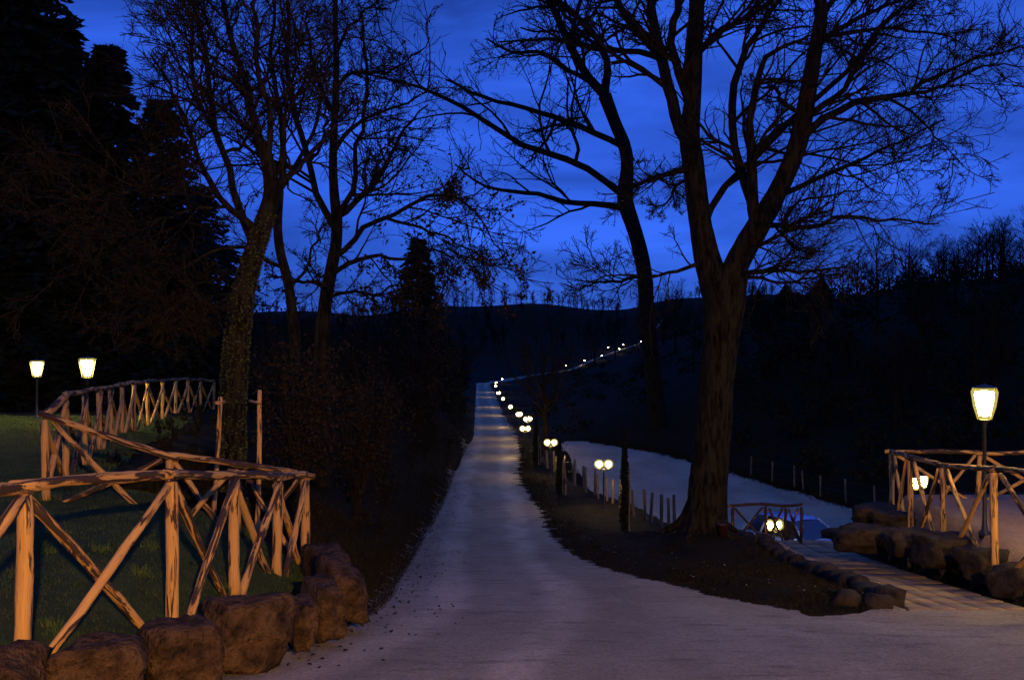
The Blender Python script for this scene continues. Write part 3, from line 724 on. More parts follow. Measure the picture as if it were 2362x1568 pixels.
# ================================================================== generic bare trees
def bare_proto(rng, h, spread=.35, levels=(9, 6, 5), thin=.02, K=10, lean=0.):
    P = np.zeros((1, K, 3)); t = np.linspace(0, 1, K); P[0, :, 2] = t*h*.8
    P[0, :, 0] = lean*t*h+np.cumsum(rng.normal(size=K))*.04*h/6; P[0, :, 1] = np.cumsum(rng.normal(size=K))*.04*h/6
    P[0, 0] = 0; P[0, :, :2] -= P[0, 0, :2]
    Rr = (h*.022*np.linspace(1, .25, K))[None]; Rr[0, 0] *= 1.4
    tb_ = Bag(); tb_.add(*tubes(P, Rr, 8)); cb = Bag()
    P1, R1 = grow(P, Rr, levels[0]*2, rng, (spread, spread*1.7), (25, 62), 7, .45, .3, .5, .3)
    R1 = min_rad(R1, thin); cb.add(*tubes(P1, R1, 4))
    P2, R2 = grow(P1, R1, levels[1], rng, (.35, .6), (25, 60), 5, .25, .35, .6, .15)
    R2 = min_rad(R2, thin*.8); cb.add(*tubes(P2, R2, 3))
    P3, R3 = grow(P2, R2, levels[2], rng, (.35, .65), (25, 60), 3, .2, .4, .7, .2)
    R3 = min_rad(R3, thin*.6); cb.add(*tubes(P3, R3, 3))
    return tb_.mesh('trunk'), cb.mesh('crown')

wood_rng = np.random.default_rng(77)
protos = [bare_proto(np.random.default_rng(100+i), 8., s, (8, 6, 5), .016, lean=l) for i, (s, l) in enumerate([(.34, .02), (.42, -.03), (.28, .05), (.5, .0)])]
for a, b in protos: a.materials.append(M['bark_dark']); b.materials.append(M['bark_dark'])
def place_tree(x, y, h, label, group=None, k=None, rz=None, sx=1.0):
    k = int(wood_rng.integers(0, 4)) if k is None else k
    rz = wood_rng.uniform(0, 6.28) if rz is None else rz
    t = thing('bare_tree', (x, y, Hs(x, y)-.1), label, 'tree', group, rz)
    t.scale = (h/8*sx, h/8*sx, h/8)
    link('trunk', protos[k][0], None, t); link('crown', protos[k][1], None, t)
    return t
def at_px(u, v, d): p = W(u, v, d); return p
# named ones on the ridge
def ridge_tree(u, top, d, label, k, sx=1.0, group=None):
    x = (u-1180.5)/F*d; g = Hs(x, d); h = (CAMZ-(top-784)/F*d)-g
    place_tree(x, d, max(h, 3.5), label, group, k, None, sx)
ridge_tree(2278, 500, 120, 'rounded bare tree standing tallest on the right-hand skyline', 3, .95)
ridge_tree(2352, 545, 115, 'bare tree on the skyline at the far right edge', 1, .9)
ridge_tree(2180, 575, 125, 'bare tree on the skyline just left of the tallest rounded one', 0, .8)
for i, (u, top, d) in enumerate([(2230, 600, 118), (2310, 590, 124), (2120, 585, 128), (2050, 590, 122), (1985, 600, 128), (1940, 590, 118), (2085, 610, 112), (2010, 615, 110), (1880, 640, 122), (1745, 655, 118), (1830, 660, 126), (1700, 690, 120), (2150, 610, 108), (2210, 625, 105),
        (2265, 610, 112), (2330, 600, 104), (2015, 600, 132), (2100, 600, 134), (1960, 620, 126), (2190, 600, 136), (2250, 590, 132)]):
    ridge_tree(u, top, d, 'bare tree in the dense row along the right-hand ridge', i % 4, 1.15, 'bare trees along the right-hand ridge')
for i in range(46):
    u = wood_rng.uniform(1720, 2500); d = wood_rng.uniform(46, 100)
    x = (u-1180.5)/F*d
    if x < float(RISE_X0(d))+1.5: continue
    place_tree(x, d, wood_rng.uniform(4.5, 7.0)*(.75 if u < 1950 else 1), 'dark bare tree in the wood on the right-hand slope', 'bare trees in the wood on the right-hand slope')
for (u, d, h) in [(1560, 92, 6), (1600, 75, 5.5), (1420, 150, 6), (1370, 170, 7), (1530, 110, 7), (1760, 66, 6), (1480, 84, 5)]:
    x = (u-1180.5)/F*d
    place_tree(x, d, h, 'small bare tree on the dark meadow slope beyond the car park', 'bare trees on the dark meadow slope')
for i, (u, top, d) in enumerate([(620, 735, 30), (700, 745, 33), (820, 720, 40), (880, 735, 52), (910, 690, 70), (1000, 720, 66), (1035, 745, 85), (1060, 760, 110), (780, 740, 48), (660, 720, 44), (1020, 700, 130), (1065, 700, 160), (940, 720, 90), (560, 720, 38), (740, 690, 60), (845, 660, 75)]):
    x = (u-1180.5)/F*d
    place_tree(x, d, float(np.clip(CAMZ-(top-784)/F*d-Hs(x, d), 2.5, 9)), 'bare bushy tree in the thicket left of the drive', 'bare trees in the thicket left of the drive', i % 4, None, 1.25)
# the spreading one beside the road
x = (1243-1180.5)/F*50
tt = place_tree(x+.25, 52, 7.6, 'spreading bare tree beside the road behind the double lamps', None, 3, 1.0, 1.0)

# far wood on the skyline: one mass
fw = Bag(); fr = np.random.default_rng(8)
for i in range(310):
    u = fr.uniform(470, 1800) if i < 280 else fr.uniform(-400, 2800)
    d = fr.uniform(330, 470); x = (u-1180.5)/F*d
    if abs(x-float(.5*(XL(d)+XR0(d)))) < 6 and d < 410: continue
    h = fr.uniform(5.0, 9.)*(1+.5*(fr.random() < .2)); z = Hs(x, d)-.3
    P = np.zeros((1, 4, 3)); P[0, :, 2] = np.linspace(0, h*.75, 4); P[0, 1:, :2] = fr.normal(size=(3, 2))*.3
    P += np.array([x, d, z]); r = np.array([[.22, .17, .12, .05]])
    fw.add(*tubes(P, r, 4))
    P1, R1 = grow(P, r, 16, fr, (.3, .55), (25, 65), 4, .4, .3, .5, .25); R1 = min_rad(R1, .05); fw.add(*tubes(P1, R1, 3))
    P2, R2 = grow(P1, R1, 4, fr, (.4, .7), (25, 60), 3, .3, .3, .6, .2); R2 = min_rad(R2, .035); fw.add(*tubes(P2, R2, 3))
far = link('far_woodland', fw.mesh('far_woodland'), M['bark_dark']); tag(far, 'dark leafless woodland along the distant skyline', 'woodland', kind='stuff')

# ================================================================== conifers
def conifer(u, top, d, rbase, label, rng, name='conifer_tree', dens=1.0, rpow=.9, ground_gap=.3):
    x = (u-1180.5)/F*d; g = Hs(x, d); zt = CAMZ-(top-784)/F*d; h = zt-g
    base = np.array([x, d, g])
    t = thing(name, tuple(base), label, 'tree')
    K = 8; P = np.zeros((1, K, 3)); P[0, :, 2] = np.linspace(-.2, h*.985, K); P[0, 1:-1, :2] = rng.normal(size=(K-2, 2))*.05
    link('trunk', mesh_np('trunk', *tubes(P, (np.linspace(h*.018+.05, .02, K))[None], 8)), M['bark_dark'], t)
    nb = int(40*h*dens)
    zz = ground_gap+(h-ground_gap)*rng.random(nb)**1.15*.985
    fr_ = np.clip((h-zz)/h, 0, 1)**rpow
    L = rbase*fr_*rng.uniform(.72, 1.12, nb)+.12; a = rng.uniform(0, 2*math.pi, nb)
    kk = np.linspace(0, 1, 5)
    dr = .32*L
    B = np.stack([np.cos(a)[:, None]*L[:, None]*kk, np.sin(a)[:, None]*L[:, None]*kk,
                  zz[:, None]+.10*L[:, None]*np.sin(kk*2.)-dr[:, None]*kk**2*.9], -1)
    bb = Bag(); bb.add(*tubes(B, np.linspace(.028, .006, 5)[None].repeat(nb, 0), 3))
    link('branches', bb.mesh('branches'), M['bark_dark'], t)
    ns = 30
    tt_ = rng.uniform(.12, 1, (nb, ns)); f = tt_*4; i = np.minimum(f.astype(int), 3); w = (f-i)[..., None]; ar = np.arange(nb)[:, None]
    C = B[ar, i]*(1-w)+B[ar, i+1]*w
    out = np.stack([np.cos(a), np.sin(a), np.full(nb, -.25)], 1)[:, None, :]
    sd = np.stack([-np.sin(a), np.cos(a), np.zeros(nb)], 1)[:, None, :]*rng.choice([-1, 1], (nb, ns))[..., None]
    D = out*.6+sd*rng.uniform(.2, 1.1, (nb, ns))[..., None]+rng.normal(size=(nb, ns, 3))*.25; D /= np.linalg.norm(D, axis=2, keepdims=True)
    ln = (rng.uniform(.2, .42, (nb, ns))*np.clip(h/12, .55, 1.3))[..., None]
    Wd = np.cross(D, rng.normal(size=(nb, ns, 3))); Wd /= np.linalg.norm(Wd, axis=2, keepdims=True); Wd *= ln*.2
    V = np.stack([C, C+D*ln*.45+Wd, C+D*ln, C+D*ln*.45-Wd], 2).reshape(-1, 3)
    link('crown', mesh_np('crown', V, np.arange(len(V)).reshape(-1, 4), False), M['needle'], t)
    return t
cr = np.random.default_rng(3)
conifer(20, -420, 36, 4.0, 'huge dark conifer filling the left edge of the picture', cr, dens=1.4, rpow=.55)
conifer(-190, -300, 38, 4.2, 'second huge conifer cut off by the left edge', cr, dens=1.0, rpow=.6)
conifer(250, 100, 38, 3.4, 'dark tapering conifer just right of the huge one', cr, dens=1.1, rpow=.75)
conifer(370, 222, 36, 3.4, 'dark pointed conifer behind the ivy clad tree', cr, dens=1.4, rpow=.75)
conifer(135, 30, 40, 3.8, 'dark conifer merging with the right side of the huge one', cr, dens=1.0, rpow=.6)
conifer(150, 380, 41, 4.0, 'broad conifer low between the two tall dark ones', cr, dens=1.0, rpow=.6)
conifer(460, 420, 40, 3.2, 'shorter conifer right of the pointed one behind the lawn', cr, dens=1.0, rpow=.7)
for u_, t_, d_, r_, lb_ in [(90, 120, 40, 3.6, 'dark conifer filling the gap behind the huge left one'), (215, 330, 42, 3.4, 'conifer half hidden between the tapering and the broad one'),
                       (330, 370, 43, 3.6, 'conifer half hidden left of the pointed one'), (520, 560, 44, 3.4, 'low conifer behind the ivy clad trunk'), (410, 480, 46, 3.8, 'broad low conifer behind the pointed one')]:
    conifer(u_, t_, d_, r_, lb_, cr, dens=.9, rpow=.6)
conifer(965, 545, 60, 2.8, 'small pointed conifer left of the gravel drive against the sky', cr, dens=1.6, rpow=.7)

# young cypresses among the posts
def cypress(u, top, base_v, d, r, label, rng):
    x = (u-1180.5)/F*d; g = Hs(x, d); h = CAMZ-(top-784)/F*d-g
    t = thing('young_cypress', (x, d, g), label, 'tree', 'young cypresses along the drive')
    P = np.zeros((1, 5, 3)); P[0, :, 2] = np.linspace(-.1, h*.97, 5)
    link('trunk', mesh_np('trunk', *tubes(P, np.linspace(.03, .008, 5)[None], 6)), M['bark_dark'], t)
    n = 2600; z = rng.random(n)**.9*h; prof = np.minimum(1, z/h*7+.35)*(1-(z/h)**2.2)+.03
    a = rng.uniform(0, 6.28, n); rad = r*prof*np.sqrt(rng.random(n))*(1+.15*np.sin(a*3+z*5))
    C = np.stack([np.cos(a)*rad, np.sin(a)*rad, z], 1)
    v, q = leaf_cloud(C, .09, rng, .35, 0.); 
    link('foliage', mesh_np('foliage', v, q, False), M['needle'], t)
    st = tubes(np.array([[[.1, -.12, -.1], [.1, -.12, h*.3], [.11, -.12, h*.62]]]), np.full((1, 3), .018), 6)
    link('stake', mesh_np('stake', *st), M['stake'] if 'stake' in M else M['bark'], t)
M['stake'] = noise_mat('grey_stake', [(.3, (.085, .062, .038)), (.7, (.17, .13, .08))], 6, .9, .3, 30, stretch=(1, 1, .3), spec=.15)
cypress(1440, 990, 1230, 24.3, .13, 'tallest slim dark cypress in front of the low posts', cr)
cypress(1290, 1012, 1135, 34.5, .14, 'slim dark cypress between the two nearest double lamps', cr)
cypress(1236, 960, 1062, 45.0, .17, 'slim dark cypress beside the third double lamp', cr)

# ivy-clad evergreen columns on the ridge
def ivy_column(u, top, d, r, label, rng):
    x = (u-1180.5)/F*d; g = Hs(x, d); h = max(CAMZ-(top-784)/F*d-g, 3)
    t = thing('ivy_clad_tree', (x, d, g), label, 'tree')
    P = np.zeros((1, 6, 3)); P[0, :, 2] = np.linspace(-.2, h*.9, 6)
    link('trunk', mesh_np('trunk', *tubes(P, np.linspace(.25, .08, 6)[None], 8)), M['bark_dark'], t)
    n = 5200; z = rng.random(n)*h; a = rng.uniform(0, 6.28, n)
    prof = (.75+.25*np.sin(z*1.3+1)+.2*np.sin(a*2+z*.8))*np.minimum(1, (h-z)/1.2+.15)
    rad = r*prof*np.sqrt(rng.uniform(.15, 1, n))
    v, q = leaf_cloud(np.stack([np.cos(a)*rad, np.sin(a)*rad, z], 1), .24, rng, .8)
    link('crown', mesh_np('crown', v, q, False), M['needle'], t)
ivy_column(1812, 668, 96, 1.15, 'dark ivy clad tree like a broad block on the ridge', cr)
ivy_column(1894, 650, 96, .95, 'narrow dark ivy clad column on the ridge with sky both sides', cr)
ivy_column(1748, 690, 100, .8, 'low ivy clad tree on the ridge next to the big forked trunk', cr)

# ================================================================== undergrowth
ur = np.random.default_rng(17)
def shrub_points(n, x0, x1, y0, y1, hfun, rng, power=2.0):
    y = y0*np.exp(rng.random(n)*math.log(y1/y0)); return y
ub = Bag(); tw = Bag()
# left bank: thorny scrub and dead stems between the road and the rail fence
n = 560
y = 13.0*np.exp(ur.random(n)**.85*math.log(210/13.0))
off = .15+ur.random(n)**.8*np.where(y < 30, 6.5, 11)
x = XL(y)-off
hh = np.interp(off, [0, 1., 2.5, 5, 11], [.25, .7, 1.5, 2.2, 3.0])*ur.uniform(.6, 1.15, n)*np.interp(y, [12, 18, 26, 60, 210], [.35, .75, 1.3, 1.75, 2.2])
hh = np.where(x < fence_x(y)-.3, hh*.0, hh)
hh = np.where((y < 20) & (x < -4.6), np.minimum(hh, .35), hh)
us = x/y*F+1180.5; hh = np.where((us < 620) & (y < 36), np.minimum(hh, .28), hh)
for xi, yi, hi in zip(x, y, hh):
    if hi < .12: continue
    g = Hs(xi, yi); m = int(np.clip(110*hi, 40, 240)*(1 if yi < 60 else .6))
    rr = hi*ur.uniform(.45, .75)
    p = ur.normal(size=(m, 3)); p /= np.linalg.norm(p, axis=1, keepdims=True); p *= ur.random((m, 1))**.4
    C = np.array([xi, yi, g+hi*.5])+p*np.array([rr, rr, hi*.55])
    C[:, 2] = np.maximum(C[:, 2], H(C[:, 0], C[:, 1])+.02)
    ub.add(*leaf_cloud(C, np.interp(yi, [10, 40, 200], [.055, .11, .3]), ur, .6))
    ns = 7
    a = ur.uniform(0, 6.28, ns); tipd = np.stack([np.cos(a)*rr*.7, np.sin(a)*rr*.7, hi*ur.uniform(.8, 1.25, ns)], 1)
    t_ = np.linspace(0, 1, 5)[None, :, None]
    P = np.array([xi, yi, g-.05])[None, None]+tipd[:, None, :]*np.concatenate([t_**1.3, t_**1.3, t_], 2)
    P += ur.normal(size=P.shape)*.03*hi
    rad = np.linspace(.012, .004, 5)[None].repeat(ns, 0)*np.interp(yi, [10, 60, 200], [1, 1.6, 4])
    tw.add(*tubes(P, rad, 3))
    P1, R1 = grow(P, rad, 3, ur, (.3, .5), (25, 60), 4, .2, .4, .7, .3); tw.add(*tubes(P1, R1, 3))
o = link('undergrowth', ub.mesh('undergrowth', False), M['leaf_dark']); tag(o, 'tangled dark scrub on the bank left of the drive', 'undergrowth', kind='stuff')
o = link('scrub_stems', tw.mesh('scrub_stems'), M['bark_dark']); tag(o, 'bare dark stems among the scrub left of the drive', 'undergrowth', kind='stuff')
# shrubs that keep their withered leaves
def leafy_shrub(u, v0, v1, d, w, label, rng, n=2600, size=.07):
    x = (u-1180.5)/F*d; g = Hs(x, d); zt = CAMZ-(v0-784)/F*d; h = max(zt-g, 1.)
    t = thing('withered_shrub', (x, d, g), label, 'shrub')
    ns = 14; a = rng.uniform(0, 6.28, ns); tip = np.stack([np.cos(a)*w*.75*rng.uniform(.3, 1, ns), np.sin(a)*w*.75*rng.uniform(.3, 1, ns), h*rng.uniform(.6, 1., ns)], 1)
    t_ = np.linspace(0, 1, 7)[None, :, None]; P = tip[:, None]*np.concatenate([t_**1.3, t_**1.3, t_], 2)+rng.normal(size=(ns, 7, 3))*.03*t_
    rd = np.linspace(.022, .006, 7)[None].repeat(ns, 0); b_ = Bag(); b_.add(*tubes(P, rd, 5))
    P1, R1 = grow(P, rd, 7, rng, (.25, .45), (25, 60), 5, .15, .4, .6, .2); b_.add(*tubes(P1, R1, 3))
    P2, R2 = grow(P1, R1, 4, rng, (.4, .6), (25, 60), 4, .1, .4, .7, .2); b_.add(*tubes(P2, R2, 3))
    link('stems', b_.mesh('stems'), M['bark_dark'], t)
    pt = np.concatenate([P1.reshape(-1, 3), P2.reshape(-1, 3)]); C = pt[rng.integers(0, len(pt), n)]+rng.normal(size=(n, 3))*.06*d/16
    v, q = leaf_cloud(C, size, rng, .6); link('leaves', mesh_np('leaves', v, q, False), M['brownleaf'], t)
leafy_shrub(690, 780, 1000, 16.2, 1.1, 'bushy shrub with withered brown leaves right of the ivy clad trunk', ur)
leafy_shrub(820, 800, 1000, 19.0, 1.2, 'brown leaved shrub on the bank midway between trunk and drive', ur)
leafy_shrub(960, 730, 1000, 42.0, 2.2, 'brown leaved thicket shrub below the small pointed conifer', ur, 2600, .16)
# right slope scrub
ub = Bag()
n = 420
d = ur.uniform(42, 125, n); u = ur.uniform(1690, 2620, n); x = (u-1180.5)/F*d
for xi, yi in zip(x, d):
    if xi < float(RISE_X0(yi))+1.2: continue
    hi = ur.uniform(.8, 2.4); g = Hs(xi, yi); m = 70
    p = ur.normal(size=(m, 3)); p /= np.linalg.norm(p, axis=1, keepdims=True); p *= ur.random((m, 1))**.4
    C = np.array([xi, yi, g+hi*.45])+p*np.array([hi*.7, hi*.7, hi*.55])
    ub.add(*leaf_cloud(C, .3, ur, .6))
for _ in range(170):
    yi = 68*math.exp(ur.random()*math.log(230/68)); xi = (ur.uniform(1235, 1720)-1180.5)/F*yi
    if xi < float(XR0(yi))+2.5: continue
    hi = ur.uniform(.4, 1.3); g = Hs(xi, yi); m = 60
    p = ur.normal(size=(m, 3)); p /= np.linalg.norm(p, axis=1, keepdims=True); p *= ur.random((m, 1))**.4
    ub.add(*leaf_cloud(np.array([xi, yi, g+hi*.35])+p*np.array([hi*1.1, hi*1.1, hi*.5]), .22, ur, .6))
o = link('undergrowth', ub.mesh('slope_undergrowth', False), M['leaf_dark']); tag(o, 'dark scrub covering the right-hand hillside below the trees', 'undergrowth', kind='stuff')

# ================================================================== rustic pole fences
def pole_mesh(p0, p1, r0, r1, rng, S=12, K=9, wob=.012):
    p0 = np.array(p0); p1 = np.array(p1); L = np.linalg.norm(p1-p0); t = np.linspace(0, 1, K)
    ax = (p1-p0)/L
    P = p0[None]+(p1-p0)[None]*t[:, None]
    n = rng.normal(size=3); n -= n.dot(ax)*ax; n /= np.linalg.norm(n); n2 = np.cross(ax, n)
    ph = rng.uniform(0, 6.28, 2)
    P = P+(np.sin(t*3.1+ph[0])*wob)[:, None]*n+(np.sin(t*4.7+ph[1])*wob*.6)[:, None]*n2+rng.normal(size=(K, 3))*wob*.25
    rd = np.linspace(r0, r1, K)*(1+rng.normal(size=K)*.035)
    v, q = tubes(P[None], rd[None], S)
    # lumps and knots
    c = P.repeat(S, 0); dr = v-c; v = c+dr*(1+.06*rng.normal(size=(len(v), 1)))
    # end caps, slightly domed
    v = np.vstack([v, P[0]-ax*r0*.25, P[-1]+ax*r1*.25]); i0 = len(v)-2; i1 = len(v)-1
    s = np.arange(S); s1 = (s+1) % S
    tri = np.concatenate([np.stack([np.full(S, i0), s1, s], 1), np.stack([np.full(S, i1), (K-1)*S+s, (K-1)*S+s1], 1)])
    uvv = np.zeros((len(v), 2)); uvv[:K*S, 0] = np.tile(np.abs(s/S*2-1)*r0*6.28*.5*4, K); uvv[:K*S, 1] = (t*L).repeat(S)
    uvv[i0] = (.1, 0); uvv[i1] = (.1, L)
    return v, [q, tri], uvv
def pole(name, p0, p1, r0, r1, parent, rng, mat='pole', S=12, K=9, wob=.012):
    v, f, uv = pole_mesh(p0, p1, r0, r1, rng, S, K, wob)
    return link(name, mesh_np(name, v-np.array(parent.location), f, True, uv), M[mat], parent)

def x_fence(t, posts, rng, rp=.052, rb=.038, braces=True, S=12, skip=(), rail_over=.12, pm='pole', bm_='barkpole'):
    """posts: list of (base, top)"""
    for b, tp_ in posts:
        b = np.array(b); tp_ = np.array(tp_)
        pole('post', b-np.array([0, 0, .25]), tp_-np.array([0, 0, .03]), rp*1.05, rp*.95, t, rng, pm, S=S)
    for i in range(len(posts)-1):
        if i in skip: continue
        b0, t0 = map(np.array, posts[i]); b1, t1 = map(np.array, posts[i+1])
        dirv = t1-t0; dirv /= np.linalg.norm(dirv)
        up = np.array([0, 0, rp*.9+rng.uniform(-.006, .012)])
        pole('rail', t0+up*.6-dirv*rail_over, t1+up*.6+dirv*rail_over*.6, rp*rng.uniform(.78, .95), rp*rng.uniform(.72, .88), t, rng, bm_, S=S, wob=.013)
        if braces:
            sd = np.cross(dirv, [0, 0, 1]); sd /= np.linalg.norm(sd)
            L = np.linalg.norm(t1-t0); e = .06/L*1.2
            lo0 = b0+(b1-b0)*e+np.array([0, 0, .02]); hi1 = t1-(t1-t0)*e-np.array([0, 0, .05])
            hi0 = t0+(t1-t0)*e-np.array([0, 0, .05]); lo1 = b1-(b1-b0)*e+np.array([0, 0, .02])
            j = lambda: rng.uniform(-.02, .03)
            pole('brace', lo0+sd*.035+[0, 0, -.06], hi1+sd*.035+[0, 0, j()], rb*rng.uniform(.9, 1.15), rb*rng.uniform(.8, 1.), t, rng, bm_ if rng.random() < .5 else pm, S=S-2)
            pole('brace', hi0-sd*.035+[0, 0, j()], lo1-sd*.035+[0, 0, -.06], rb*rng.uniform(.9, 1.15), rb*rng.uniform(.8, 1.), t, rng, bm_ if rng.random() < .5 else pm, S=S-2)

def post_px(u, top, bot, d):
    a = W(u, top, d); b = W(u, bot, d); b[2] = min(Hs(b[0], b[1]), b[2]+.15) if abs(Hs(b[0], b[1])-b[2]) > .0 else b[2]
    return b, a
fr2 = np.random.default_rng(55)
near = [(-330, 1165, 1600, 5.5), (53, 1132, 1482, 6.85), (395, 1104, 1392, 8.35), (541, 1101, 1345, 9.85), (641, 1105, 1326, 11.15), (703, 1098, 1302, 12.35)]
back = [(703, 1098, 1302, 12.35), (548, 1076, 1280, 12.25), (388, 1056, 1250, 12.1), (104, 962, 1160, 11.9)]
farf = [(104, 962, 1160, 11.9), (152, 916, 1096, 13.0), (196, 907, 1060, 14.8), (229, 901, 1044, 16.4), (256, 895, 1020, 18.1), (281, 890, 1008, 19.6), (308, 885, 999, 20.9), (341, 882, 989, 22.3), (374, 880, 976, 24.6), (405, 877, 966, 26.6), (433, 876, 960, 28.2), (463, 877, 956, 30.0), (493, 880, 955, 32.2)]
DBG = []
def dbg(lst, name):
    for u, a, b, d in lst:
        p = W(u, b, d); DBG.append('%s u=%d x=%.2f y=%.2f want z=%.2f H=%.2f' % (name, u, p[0], d, p[2], Hs(p[0], p[1])))
for l, nme in ((near, 'near'), (back, 'back'), (farf, 'far')): dbg(l, nme)
fl = W(395, 1392, 8.35)
fence = thing('rustic_fence', tuple(fl), 'peeled log fence with crossed braces winding around the lawn above brown boulders', 'fence')
def mk(l): return [post_px(*r) for r in l]
x_fence(fence, mk(near), fr2, .054, .038)
x_fence(fence, mk(back)[:1]+mk(back)[1:], fr2, .045, .033)
x_fence(fence, mk(farf)[1:], fr2, .044, .032, S=8)
a0 = mk(farf)[:2]
pole('rail', a0[0][1]+[0, 0, .03], a0[1][1]+[0, 0, .03], .05, .045, fence, fr2)
pole('brace', a0[0][0], a0[1][1]-[0, 0, .05], .036, .034, fence, fr2); pole('brace', a0[0][1]-[0, 0, .05], a0[1][0], .036, .034, fence, fr2)

# fence on the terrace
front = [(2056, 1043, 1172, 19.4), (2098, 1060, 1209, 17.8), (2175, 1076, 1230, 16.2), (2293, 1086, 1264, 13.9), (2520, 1108, 1345, 11.6)]
backr = [(2056, 1043, 1172, 19.4), (2258, 1047, 1166, 19.0), (2470, 1045, 1172, 18.7)]
for l, nme in ((front, 'rfront'), (backr, 'rback')): dbg(l, nme)
fr_ = W(2175, 1230, 16.2)
fence2 = thing('rustic_fence', tuple(fr_), 'peeled log corner fence with crossed braces around the terrace lantern', 'fence')
x_fence(fence2, mk(front), fr2, .05, .035); x_fence(fence2, mk(backr)[0:1]+mk(backr)[1:], fr2, .046, .034)
# low fence at the foot of the paved path
low = [(1688, 1166, 1243, 23.8), (1766, 1165, 1243, 23.6), (1812, 1168, 1244, 23.4), (1847, 1166, 1245, 22.6)]
dbg(low, 'low')
fence3 = thing('rustic_fence', tuple(W(1766, 1243, 23.6)), 'low dark pole fence with crossed braces at the bottom of the paved path', 'fence')
def mk2(l):
    out = []
    for u, a, b, d in l:
        p = W(u, b, d); q = W(u, a, d); p[2] = min(p[2], Hs(p[0], p[1])+.05); out.append((p, q))
    return out
x_fence(fence3, mk2(low), fr2, .04, .03, S=8, pm='pole_dim', bm_='pole_dim')  # wood darkened in colour so the fence stands as a silhouette

# stakes tying up the ivy tree
sup = thing('tree_support', tuple(W(597, 1303, 12.55)), 'two tall pale stakes with short crossbars flanking the ivy clad trunk', 'tree stake')
pole('post', W(592, 1306, 12.55), W(598, 900, 12.75), .031, .029, sup, fr2)
pole('post', W(490, 1262, 12.75), W(507, 915, 12.9), .031, .029, sup, fr2)
pole('crossbar', W(600, 929, 12.68), W(574, 925, 13.05), .022, .020, sup, fr2, K=5, wob=.004)
pole('crossbar', W(500, 929, 12.78), W(520, 926, 13.05), .022, .020, sup, fr2, K=5, wob=.004)

# post-and-wire fences around the car park
def wire_fence(pts, label, hgt, r, mat):
    t = thing('wire_fence', tuple(pts[0]), label, 'fence')
    tops = []
    for p in pts:
        h = hgt*fr2.uniform(.88, 1.1); lean = fr2.normal(size=2)*.03
        top = p+np.array([lean[0], lean[1], h]); tops.append((p, top))
        pole('post', p-np.array([0, 0, .2]), top, r*fr2.uniform(.85, 1.15), r*fr2.uniform(.8, 1.1), t, fr2, mat, S=8, K=5, wob=.006)
    for f in (.45, .9):
        P = np.array([a+(b-a)*f for a, b in tops])
        link('wire', mesh_np('wire', *tubes(P[None]-pts[0], np.full((1, len(P)), .003), 4)), M['rail_grey'], t)
pts = []
for s in np.linspace(0, 1, 24):
    yy = 24.6+(46.5-24.6)*s**1.12; xx = float(np.interp(yy, [24.6, 46.5], [3.95, 1.15]))+.05*math.sin(yy*3)
    pts.append(np.array([xx, yy, Hs(xx, yy)]))
wire_fence(pts, 'row of short pale posts between the drive and the car park', .82, .045, 'stake')
pts = []
for u, v in [(1728, 1128), (1780, 1140), (1832, 1152), (1853, 1156), (1890, 1164), (1938, 1166), (1985, 1172), (2045, 1180)]:
    dd_ = np.interp(u, [1728, 2045], [50, 38]); xx = (u-1180.5)/F*dd_; xx = max(xx, float(RISE_X0(dd_))+.25)
    pts.append(np.array([xx, dd_, Hs(xx, dd_)]))
wire_fence(pts, 'thin far posts along the wooded far edge of the car park', .95, .04, 'stake')

# ================================================================== boulders
ICO = {}
for _s in (2, 3, 4):
    bm = bmesh.new(); bmesh.ops.create_icosphere(bm, subdivisions=_s, radius=1.0)
    ICO[_s] = (np.array([q.co for q in bm.verts]), np.array([[w.index for w in p.verts] for p in bm.faces])); bm.free()
def boulder(name, c, size, rot, seed, mat, parent, sub=3, power=2.8, rough_=.13):
    v, f = ICO[sub]; v = v.copy()
    rb = np.random.default_rng(seed*13+5)
    n_ = rb.normal(size=(15, 3)); n_ /= np.linalg.norm(n_, axis=1, keepdims=True)
    n_ = np.vstack([n_, np.eye(3), -np.eye(3)]); dl = np.concatenate([rb.uniform(.80, 1.18, 15), rb.uniform(.70, .90, 6)])
    dt = v@n_.T; rr = np.where(dt > .05, dl[None]/np.maximum(dt, .05), 9.)
    k_ = 30.0; rr = (rr**-k_).sum(1)**(-1/k_)
    v = v*rr[:, None]; s = seed*7.13
    nn = np.array([mnoise.noise(Vector((p[0]*1.1+s, p[1]*1.1, p[2]*1.1)))*1.0+mnoise.noise(Vector((p[0]*2.9, p[1]*2.9+s, p[2]*2.9)))*.75+mnoise.noise(Vector((p[0]*7, p[1]*7, p[2]*7+s)))*.42+mnoise.noise(Vector((p[0]*13, p[1]*13, p[2]*13+s)))*.34 for p in v])
    v = v*(1+rough_*nn)[:, None]
    ext = v.max(0)-v.min(0); v = (v-(v.max(0)+v.min(0))/2)/ext*np.array(size)
    ca, sa = math.cos(rot), math.sin(rot)
    v = np.stack([v[:, 0]*ca-v[:, 1]*sa, v[:, 0]*sa+v[:, 1]*ca, v[:, 2]], 1)+np.array(c)
    return link(name, mesh_np(name, v-np.array(parent.location), f), M[mat], parent)
def px_boulder(u0, u1, v0, v1, d, depth, seed, mat, parent, rot=0., power=3.2):
    """a boulder spanning these sight lines at distance d"""
    w = (u1-u0)/F*d; h = (v1-v0)/F*d; c = W((u0+u1)/2, (v0+v1)/2, d+depth*.5)
    return boulder('boulder', c, (w, depth, h), rot, seed, mat, parent, sub=4)
bl = thing('boulder_edging', tuple(W(570, 1510, 8.0)), 'row of large brown boulders holding up the lawn below the log fence', 'boulder wall')
